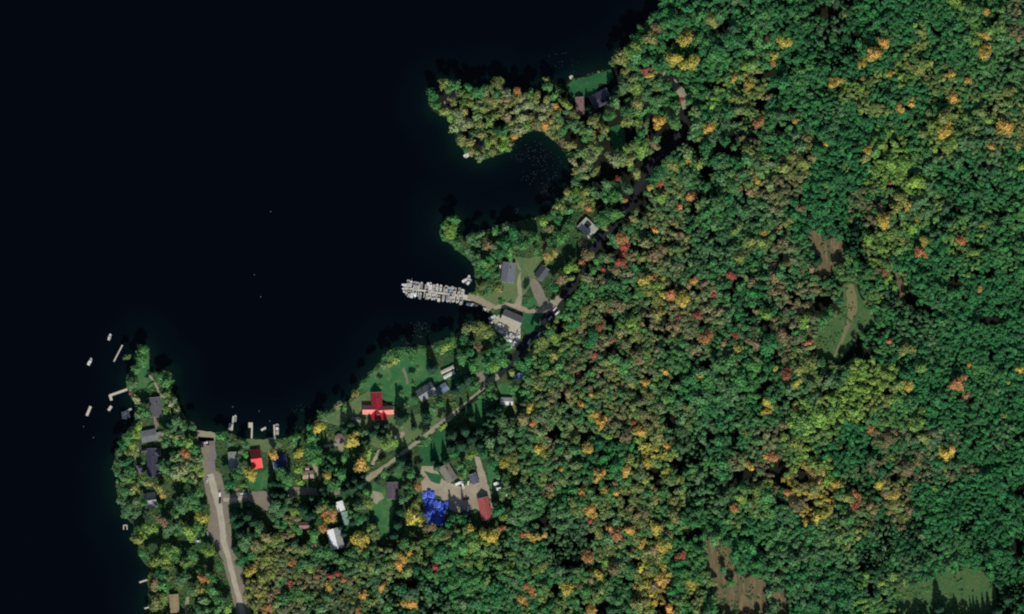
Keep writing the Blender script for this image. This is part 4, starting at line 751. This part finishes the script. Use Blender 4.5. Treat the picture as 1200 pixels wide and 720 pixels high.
# ------------------------------------------------------------------ things floating on the lake
def buoy(x, y, label, r=.42):
    t = thing('mooring_buoy', label, 'buoy', x, y, 0); b = MB(); n = 10
    b.loft([[(q*math.cos(6.2832*i/n), q*math.sin(6.2832*i/n), z) for i in range(n)] for q, z in ((r*.3, -.3), (r, -.05), (r*.95, .3), (r*.5, .55), (r*.12, .62))]); b.build('float', GREY, t, True)
    b = MB(); b.tube((0, 0, .6), (0, 0, .95), .05); b.build('mooring_ring', DARK, t)
for x, y, l in ((272.6, 476.8, 'pale buoy north of the slim bare dock'), (303.4, 481.8, 'pale buoy north of the square-platform dock'), (316, 493.4, 'pale buoy just above the easternmost bay dock'), (305.3, 348, 'pale buoy alone in the open middle of the lake'), (298, 322, 'pale buoy by itself above the other mid-lake buoy'),
   (482.6, 327, 'pale buoy at the north of the marina dock lake end'), (97.6, 500, 'pale buoy below the long grey raft'), (109.4, 513, 'pale buoy farthest below the long grey raft'), (317, 248, 'pale buoy in the upper middle of the lake'), (551, 379.6, 'pale buoy near the olive trees by the marina')): buoy(x, y, l)
PAD = noisy('water_weed', (44, 60, 56), (30, 46, 44), scale=1.5, rough=.7, c3=(84, 94, 86), scale3=2)
b = MB(); rr = random.Random(5)
def weed_patch(cx, cy, rx, ry, n):
    for _ in range(n):
        a = rr.uniform(0, 6.28); k = rr.random() ** .6; x, y = cx + math.cos(a) * rx * k, cy + math.sin(a) * ry * k
        if inside(SH, np.array([[x, y]]))[0]: continue
        wx, wy = W(x, y); r = rr.uniform(.1, .42) ; m = rr.randint(5, 8); p0 = rr.uniform(0, 6.28)
        b.add([(wx + r*rr.uniform(.6, 1.2)*math.cos(p0+6.2832*i/m), wy + r*rr.uniform(.6, 1.2)*math.sin(p0+6.2832*i/m), .04) for i in range(m)], [tuple(range(m))])
for p in ((620, 178, 26, 14, 110), (642, 196, 20, 16, 80), (618, 208, 10, 10, 26), (641, 222, 10, 10, 70), (490, 386, 14, 10, 110), (476, 398, 6, 6, 30), (604, 248, 5, 4, 24), (642, 232, 6, 5, 40), (555, 262, 6, 5, 30), (345, 503, 10, 7, 40), (362, 492, 5, 4, 16), (660, 74, 30, 12, 40), (352, 482, 12, 8, 20)): weed_patch(*p)
tag(b.build('water_weed', PAD), 'pale specks of floating weed in the sheltered bays', 'water weed', None, 'stuff')
NB = 300; EXPO = 0.2
# ------------------------------------------------------------------ which trees stand alone, and the woods behind them
def rank(t): return t[2] + (1.5 if t[3] in 'YATE' else 0)
broad = sorted([t for t in T if t[3] != 'D'], key=rank, reverse=True)
conif = [t for t in T if t[3] == 'D']
SINGLE, rest = broad[:NB], broad[NB:]
ZONES = """790,20,GGM 860,20,GGMR 930,15,GGMD 970,15,GKKR 1040,30,GGG 1100,20,GGGM 1150,20,GML 1190,25,RRNG 770,60,GM 830,70,GGM 880,60,GMM 930,60,GGD 985,60,GGD 1040,60,GGM 1080,75,LLOM 1120,60,GGM 1170,70,MMR
740,110,ROM 790,110,MG 850,105,MLG 890,110,OOM 930,100,GGM 970,100,GM 1010,105,MOL 1050,110,GGM 1100,110,MOG 1160,100,RGO 720,160,MOL 770,160,OMR 830,155,RGM 870,150,ORDN 910,150,MGR 960,150,RGG 1010,140,GGG 1050,170,LGM 1110,150,OLG 1160,160,GR 1190,160,OR
700,200,OR 790,195,OMRG 840,190,GRD 880,200,GRNL 940,195,ROON 985,200,GGG 1040,195,LLM 1080,200,RRM 1130,200,GGR 1180,210,GGM 720,245,GMR 780,240,MOR 830,240,MGR 870,240,RGD 900,230,RNO 960,240,GGG 1010,240,GNM 1070,230,LRR 1110,250,RGD 1170,240,MMG
740,300,GMNR 790,300,RRON 830,300,RRGD 880,290,MORG 920,300,NMGR 1000,270,GD 1040,300,MOLG 1080,310,GG 1130,300,GGL 1180,300,GGM 690,350,GM 730,350,RNMG 780,350,OYMN 830,350,MGRN 890,350,GGMD 930,360,NR 1010,350,GMO 1060,350,KDR 1110,350,GGM 1170,340,GG
660,400,MO 710,390,NROG 760,400,ROMN 810,400,GRN 860,400,GMN 910,390,GNM 1030,395,MG 1080,390,GRG 1140,400,GG 1190,400,GG 640,440,MRO 690,440,MNR 740,440,NROM 790,440,RMG 840,440,GMR 900,440,GMD 960,440,ROM 1020,440,LLLO 1070,440,GG 1130,440,GM 1190,450,GG
640,490,RNO 690,490,MRO 740,490,MNOR 790,490,OMR 840,500,GRG 890,490,GMR 940,490,LLM 990,480,LLL 1040,490,LGM 1100,490,GG 1160,490,GGR 620,540,GMR 660,540,NRM 710,540,GMD 760,540,OMY 800,540,KRM 850,530,GMR 900,530,MNR 950,520,OML 1000,520,GGG 1040,530,GN 1090,540,GRN 1160,540,GG
620,590,GMR 680,590,MRO 730,590,OMN 790,580,GMO 840,580,RDM 890,580,GMO 940,580,OYN 990,590,OGD 1040,580,GNO 1100,590,GG 1170,590,GG 620,640,GRM 670,630,RDR 720,630,MRO 770,640,OOM 810,640,MG 870,640,GGM 930,640,MGR 990,630,ORM 1040,640,RGD 1100,640,GGM 1160,640,GGD
620,690,GOM 680,690,OMG 730,690,MGR 780,690,NOY 820,690,MGO 930,690,GRG 980,690,GGR 1030,690,RGL 1190,690,GD 300,660,OON 340,640,OMN 340,690,NORM 390,660,DRM 430,690,RROD 470,650,OMN 500,690,GDR 530,640,GMO 560,680,GGM 590,650,LDR 440,640,ORM 380,700,RN 590,700,RG 230,600,MRL 180,620,RMO 210,680,RMO 160,520,MRL 210,540,RPM
340,550,MGR 400,560,MD 300,610,DRG 560,430,GM 590,500,DRG 590,560,MOR 600,270,GMR 650,270,GMO 690,230,ROM 550,130,OMP 610,130,OPN 690,160,MRO 480,630,MDO 450,540,DMR 520,390,MGD"""
Z = [w.split(',') for w in ZONES.split()]; ZX = np.array([[float(a), float(b)] for a, b, _ in Z])
x0, x1, y0, y1 = 120, 1250, -40, 765
cand = np.stack([RNG.uniform(x0, x1, 230000), RNG.uniform(y0, y1, 230000)], 1)
ok = inside(SH, cand) & (seg_dist(SH, cand, True) > 2.0)
woods = np.ones(len(cand), bool)
for s in SHEETS:
    q = np.array(s); b = (cand[:,0] > q[:,0].min()-3) & (cand[:,0] < q[:,0].max()+3) & (cand[:,1] > q[:,1].min()-3) & (cand[:,1] < q[:,1].max()+3)
    if b.any():
        idx = np.nonzero(b)[0]; ok[idx] &= ~(inside(q, cand[idx]) | (seg_dist(q, cand[idx], True) < 1.7))
ok &= seg_dist([(p[0], p[1]) for p in HIGHWAY], cand) > 9
for gx_, gy_, ga, gb in GAPS: ok &= ((cand[:,0]-gx_)/ga)**2 + ((cand[:,1]-gy_)/gb)**2 > 1
for bx, by, br in BUILT: ok &= np.hypot(cand[:,0]-bx, cand[:,1]-by) > br
ok &= (vnoise(cand, 10, 91) < np.where(cand[:,0] > 930, .85, .74)) | (cand[:,0] < 640)
cand = cand[ok]
vill = inside(VILLAGE, cand)
sparse = inside([(490,90),(670,60),(760,80),(800,150),(760,200),(700,290),(660,350),(640,250),(690,210),(640,160),(500,200)], cand)
keep = (~vill & ~sparse) | (vnoise(cand, 16, 21) > np.where(vill, .72, .58)); cand = cand[keep]; vill = vill[keep]
warp = np.stack([vnoise(cand, 22, 31) - .5, vnoise(cand, 22, 32) - .5], 1) * 44
zi = np.array([np.argmin(((ZX - c) ** 2).sum(1)) for c in cand + warp])
patch = .7 * vnoise(cand, 24, 41) + .3 * vnoise(cand, 9, 42)
fine = np.clip((cand[:,0] - 930) / 80, 0, 1) * (vnoise(cand, 60, 5) * .8 + .3)      # small close crowns in the east
rad = (2.6 + 5.2 * RNG.random(len(cand)) ** 1.5 * (.5 + vnoise(cand, 35, 44))) * (1 - .30 * np.clip(fine, 0, 1))
rad[vill] = np.minimum(rad[vill], 4.2)
cell = 6.0; grid = {}
def fits(x, y, r, f=0.53):
    i, j = int(x // cell), int(y // cell)
    for a in range(i - 3, i + 4):
        for b in range(j - 3, j + 4):
            for (u, v, w) in grid.get((a, b), ()):
                if (u-x)**2 + (v-y)**2 < (f * (r + w)) ** 2: return False
    return True
def put(x, y, r): grid.setdefault((int(x // cell), int(y // cell)), []).append((x, y, r))
fill = []
def VIL1(x, y): return inside(VILLAGE, np.array([[x, y]]))[0]
for x, y, r, c in T: put(x, y, r)
for x, y, r, c in rest: fill.append((x, y, r, c, 1.0, c))
for c, zz, r, p in zip(cand, zi, rad, patch):
    if fits(c[0], c[1], r):
        s = Z[zz][2]; k = s[int(min(.999, max(0, (p - .5) * 1.5 + .5)) * len(s))] if RNG.random() < .72 else s[RNG.integers(len(s))]
        if k == 'K':
            if RNG.random() < .7: continue
            k = 'D'
        k2 = s[RNG.integers(len(s))].replace('K', 'D')
        put(c[0], c[1], r); fill.append((c[0], c[1], r, k, RNG.uniform(.82, 1.12), k2))
print('filler trees', len(fill))
def xf(q, x, y, s, h, z, a, e=1.0):
    q = q * [e, 1 / e, 1]
    ca, sa = math.cos(a), math.sin(a); wx, wy = W(x, y); o = np.empty_like(q)
    o[:,0] = (q[:,0]*ca - q[:,1]*sa) * s + wx; o[:,1] = (q[:,0]*sa + q[:,1]*ca) * s + wy; o[:,2] = q[:,2] * h + z; return o
vs, va, ti = [], [], []
FP = np.array([[f[0], f[1]] for f in fill]); LOWER = np.zeros(len(FP), bool)
for s in ROUGH[:4]:
    for dy in (5, 10, 16, 22): LOWER |= inside(s, FP - [0, dy])
for (x, y, r, k, g, k2), lo in zip(fill, LOWER):
    pr = PROTO['D'] if k == 'D' else PROTO['S']; q, v = pr[RNG.integers(len(pr))]
    s = r * S * 1.14; h0 = canopy(x, y) * (.55 if s < 3 and VIL1(x, y) else 1) + RNG.normal(0, .6)
    if lo: h0 = min(h0, 5.5)
    if k == 'D': vs.append(xf(q, x, y, s, (h0 + s) / 2.4, GZ, RNG.uniform(0, 6.28)))
    else: vs.append(xf(q, x, y, s, s * .78, GZ + h0 - s * .78 + (.6 * s - 2), RNG.uniform(0, 6.28), RNG.uniform(.82, 1.22)))
    va.append(v)
    c = (np.array(albedo(PAL[k], g)) * .6 + np.array(albedo(PAL[k2], g)) * .4) * RNG.uniform(.9, 1.1, 3); ti.append(np.tile(np.append(c, 1), (len(v), 1)))
me = mesh_quads('forest', np.concatenate(vs), [LEAF_A], {'vary': ('FLOAT', np.concatenate(va)), 'tint': ('FLOAT_COLOR', np.concatenate(ti))})
print('forest faces', len(me.polygons))
o = bpy.data.objects.new('forest', me); COL.objects.link(o); tag(o, 'dense mixed autumn forest covering the land east and south of the lake', 'forest', None, 'stuff')
# low growth on open ground between the houses and along the shore
u = np.stack([RNG.uniform(125, 720, 60000), RNG.uniform(60, 725, 60000)], 1)
sdn = seg_dist(SH, u, True); m = inside(SH, u) & (sdn > .5); vil = inside(VILLAGE, u)
m &= ((vil & (vnoise(u, 7, 61) > .42)) | (sdn < 9)) & (u[:,0] < 790)
for s in SHEETS:
    q = np.array(s); b = (u[:,0] > q[:,0].min()-1) & (u[:,0] < q[:,0].max()+1) & (u[:,1] > q[:,1].min()-1) & (u[:,1] < q[:,1].max()+1)
    if b.any(): idx = np.nonzero(b)[0]; m[idx] &= ~inside(q, u[idx])
m &= seg_dist([(p[0], p[1]) for p in HIGHWAY], u) > 5.5
for bx, by, br in BUILT: m &= np.hypot(u[:,0]-bx, u[:,1]-by) > br * .85
cl = []
for s in ROUGH:
    q = np.array(s); c_ = RNG.uniform(q.min(0), q.max(0), (int((np.ptp(q, 0)).prod() / 9), 2)); c_ = c_[inside(q, c_)]; cl.append(c_[(vnoise(c_, 8, 77) + .35 * RNG.random(len(c_))) > .74])
u = np.concatenate([u[m][:6500]] + cl); vs, va, ti = [], [], []
tone = vnoise(u, 12, 71)
for (x, y), tt in zip(u, tone):
    q, v = PROTO['S'][RNG.integers(12)]; sel = np.repeat(RNG.random(len(v)) < .32, 4); r = RNG.uniform(.8, 2.0) * S
    vs.append(xf(q[sel], x, y, r, r * RNG.uniform(.5, .9), GZ - .5 * r, RNG.uniform(0, 6.28))); va.append(v[sel[::4]])
    k = 'MGRLO'[int(min(.99, max(0, (tt - .5) * 1.4 + .5 + RNG.normal(0, .12))) * 5)]
    c = np.array(albedo(PAL[k], .85)) * RNG.uniform(.85, 1.15, 3); ti.append(np.tile(np.append(c, 1), (len(va[-1]), 1)))
me = mesh_quads('undergrowth', np.concatenate(vs), [LEAF_A], {'vary': ('FLOAT', np.concatenate(va)), 'tint': ('FLOAT_COLOR', np.concatenate(ti))})
o = bpy.data.objects.new('undergrowth', me); COL.objects.link(o); tag(o, 'low bushes and rough growth between the houses and along the shore', 'undergrowth', None, 'stuff')

# single trees with trunk and crown
LAND = [('the house with the red cross-shaped roof',440,474),('the small house with the half bright, half dark red roof',300,539),('the long boat-lined marina dock',515,344),('the pale concrete marina yard',598,390),
('the tip of the wooded peninsula',515,118),('the middle of the wooded peninsula',575,140),('the neck of the wooded peninsula',640,130),('the grey house in the dirt yard',526,556),('the red barn',569,596),('the blue tarps in the dirt yard',508,597),
('the bright green lawn by the lane',507,527),('the narrow western dirt road end at the lake',240,512),('the gravel road at the bottom edge',283,700),('the black-roofed house on the western point',182,478),('the bluff-side house with many gables',178,545),
('the small dark house on the west shore',176,588),('the white roofed building pair',396,620),('the house with white-edged pale roof by the highway',689,268),('the house with the solar roof on the north lawn',704,117),('the small wooded islet',526,268),
('the grey house between gravel drives',597,320),('the grey gabled house on the lakeside lawn',500,460),('the small pale roof by the wood',594,470),('the dark-roofed house beside the long lawn',460,575),('the tan track at the north forest edge',790,97),
('the twin golden trees by the north shore',800,73),('the shrubby clearing with a grassy track',990,380),('the bare tan clearing in the forest',968,300),('the stubble clearing at the bottom edge',865,690),('the green meadow at the bottom edge',1110,695),
('the blue roof at the highway bend',609,441),('the fork of the road and side road',262,582),('the round brown roof near the lake',398,514),('the dark highway in the trees',750,215),('the row of red trees by the highway',729,295),
('the northeast corner of the picture',1190,10),('the southeast corner of the picture',1190,710),('the middle of the right edge of the picture',1195,330),('the upper middle of the wood',960,150),('the bright red tree in the eastern wood',1122,448),('the rust-brown tree in the middle wood',827,396),
('the orange and yellow pair above the middle wood',793,347),('the tan strip clearing',1050,335),('the orange round tree in the southern wood',752,639),('the bottom edge of the wood',690,718),('the pale green grove in the eastern wood',985,485)]
LAND = [(a.replace('the middle of the right edge','the middle of the east edge').replace('bluff-side ', ''), b, c) for a, b, c in LAND]
WORD = dict(G='deep green', M='mid green', L='yellow-green', O='olive', P='pale olive', R='grey-green', D='dark green', N='brownish', Y='golden yellow', A='amber', T='orange', E='red')
DIRS = ['east','northeast','north','northwest','west','southwest','south','southeast']
NUM = {0:'just',1:'five metres',2:'ten metres',3:'fifteen metres',4:'twenty metres',5:'twenty-five metres',6:'thirty metres',7:'thirty-five metres',8:'forty metres',9:'forty-five metres',10:'fifty metres',11:'fifty-five metres',12:'sixty metres',
 13:'sixty-five metres',14:'seventy metres',15:'seventy-five metres',16:'eighty metres',17:'eighty-five metres',18:'ninety metres',19:'ninety-five metres',20:'a hundred metres'}
used = set()
def words_n(s): return len(s.split())
def tree_label(x, y, r, c, noun):
    size = 'huge' if r >= 11 else 'big' if r >= 9 else 'mid-sized' if r >= 6.5 else 'small'
    near_ = sorted(LAND, key=lambda l: (l[1]-x)**2 + (l[2]-y)**2)
    opts = []
    for i, l in enumerate(near_[:7]):
        d = math.hypot(l[1]-x, l[2]-y); a = DIRS[int(round(math.atan2(l[2]-y, x-l[1]) / (math.pi/4))) % 8]
        if d < 5: opts.append(f'{size} {WORD[c]} {noun} at {l[0]}'); opts.append(f'{size} {WORD[c]} {noun} close to {l[0]}'); continue
        if i < 2: opts.append(f'{size} {WORD[c]} {noun} {a} of {l[0]}')
    for l in near_[:7]:
        d = math.hypot(l[1]-x, l[2]-y) * S; a = DIRS[int(round(math.atan2(l[2]-y, x-l[1]) / (math.pi/4))) % 8]
        n = int(round(d / 5))
        if n in NUM: opts.append(f'{WORD[c]} {noun} {NUM[n]} {a} of {l[0]}')
    for l in near_[:7]:
        d = math.hypot(l[1]-x, l[2]-y) * S; a = DIRS[int(round(math.atan2(l[2]-y, x-l[1]) / (math.pi/4))) % 8]; n = int(round(d / 5))
        if n in NUM: opts.append(f'{size} {WORD[c]} {noun} {NUM[n]} {a} of {l[0]}')
    for s in opts:
        if s not in used and words_n(s.replace('-', ' ')) <= 16: used.add(s); return s
    print('no label', x, y, c); return opts[-1]
def plant(x, y, r, c):
    kind = 'D' if c == 'D' else 'R'; name = 'conifer_tree' if kind == 'D' else 'broadleaf_tree'
    root = thing(name, tree_label(x, y, r, c, 'conifer' if kind == 'D' else 'tree'), 'tree', x, y, GZ, RNG.uniform(0, 6.28), 'dark conifers around the houses' if kind == 'D' else 'broadleaved autumn trees standing out by colour or size')
    vill1 = VIL1(x, y) or x < 690; s = r * S * ((1.0 if vill1 else 1.1) if kind == 'R' else 1.05)
    h0 = (min(s, 8) * .9 + 3.6 if vill1 else canopy(x, y) + 1.0) * RNG.uniform(.9, 1.1); zs = s * .8
    if kind == 'D': h0 = 0; zs = (s * 1.15 + 2.0) * RNG.uniform(.8, 1.0)
    for nm, pool, in (('crown', CROWN[kind]), ('trunk', TRUNK[kind])):
        o = bpy.data.objects.new(nm, pool[RNG.integers(len(pool))]); COL.objects.link(o); o.parent = root
        o.scale = (s, s * RNG.uniform(.9, 1.1), zs) if nm == 'crown' else (min(s, 5), min(s, 5), zs if kind == 'D' else h0 + .2 * zs)
        if nm == 'crown':
            o.location = (0, 0, 0 if kind == 'D' else h0 - zs * .75)
            cc = np.array(albedo(PAL[c], RNG.uniform(.92, 1.1))) * RNG.uniform(.92, 1.08, 3); o.color = (*cc, 1)
for t in SINGLE + conif: plant(*t)
# ------------------------------------------------------------------ camera, sun and sky
H = 8000.0
cd = bpy.data.cameras.new('camera'); cam = bpy.data.objects.new('camera', cd); COL.objects.link(cam)
cam.location = (0, 0, H); cam.rotation_euler = (0, 0, 0); cd.sensor_width = 36; cd.lens = 36 * (H - 4) / (1200 * S); cd.clip_start = 10; cd.clip_end = 20000
scene.camera = cam
sl = bpy.data.lights.new('sun', 'SUN'); sl.energy = 3.6; sl.angle = math.radians(.53); sl.color = (1.0, .955, .88)
so = bpy.data.objects.new('sun', sl); COL.objects.link(so)
dv = Vector((math.sin(SUN_A) * math.cos(SUN_E), math.cos(SUN_A) * math.cos(SUN_E), math.sin(SUN_E)))
so.rotation_euler = dv.to_track_quat('Z', 'Y').to_euler(); so.location = dv * 500
w = bpy.data.worlds.new('World'); scene.world = w; w.use_nodes = True; nt = w.node_tree
sky = nt.nodes.new('ShaderNodeTexSky'); sky.sky_type = 'NISHITA'; sky.sun_disc = False; sky.sun_elevation = SUN_E; sky.sun_rotation = SUN_A; sky.altitude = 300
bg = nt.nodes['Background']; nt.links.new(sky.outputs[0], bg.inputs[0]); bg.inputs[1].default_value = .07
vs_ = scene.view_settings; scene.display_settings.display_device = 'sRGB'; vs_.view_transform = 'Standard'; vs_.look = 'None'; vs_.gamma = 1; vs_.use_curve_mapping = False; vs_.exposure = EXPO
scene.cycles.max_bounces = 5; scene.cycles.diffuse_bounces = 2; scene.cycles.glossy_bounces = 2; scene.cycles.transparent_max_bounces = 4; scene.cycles.use_denoising = False
scene.cycles.filter_width = 2.1
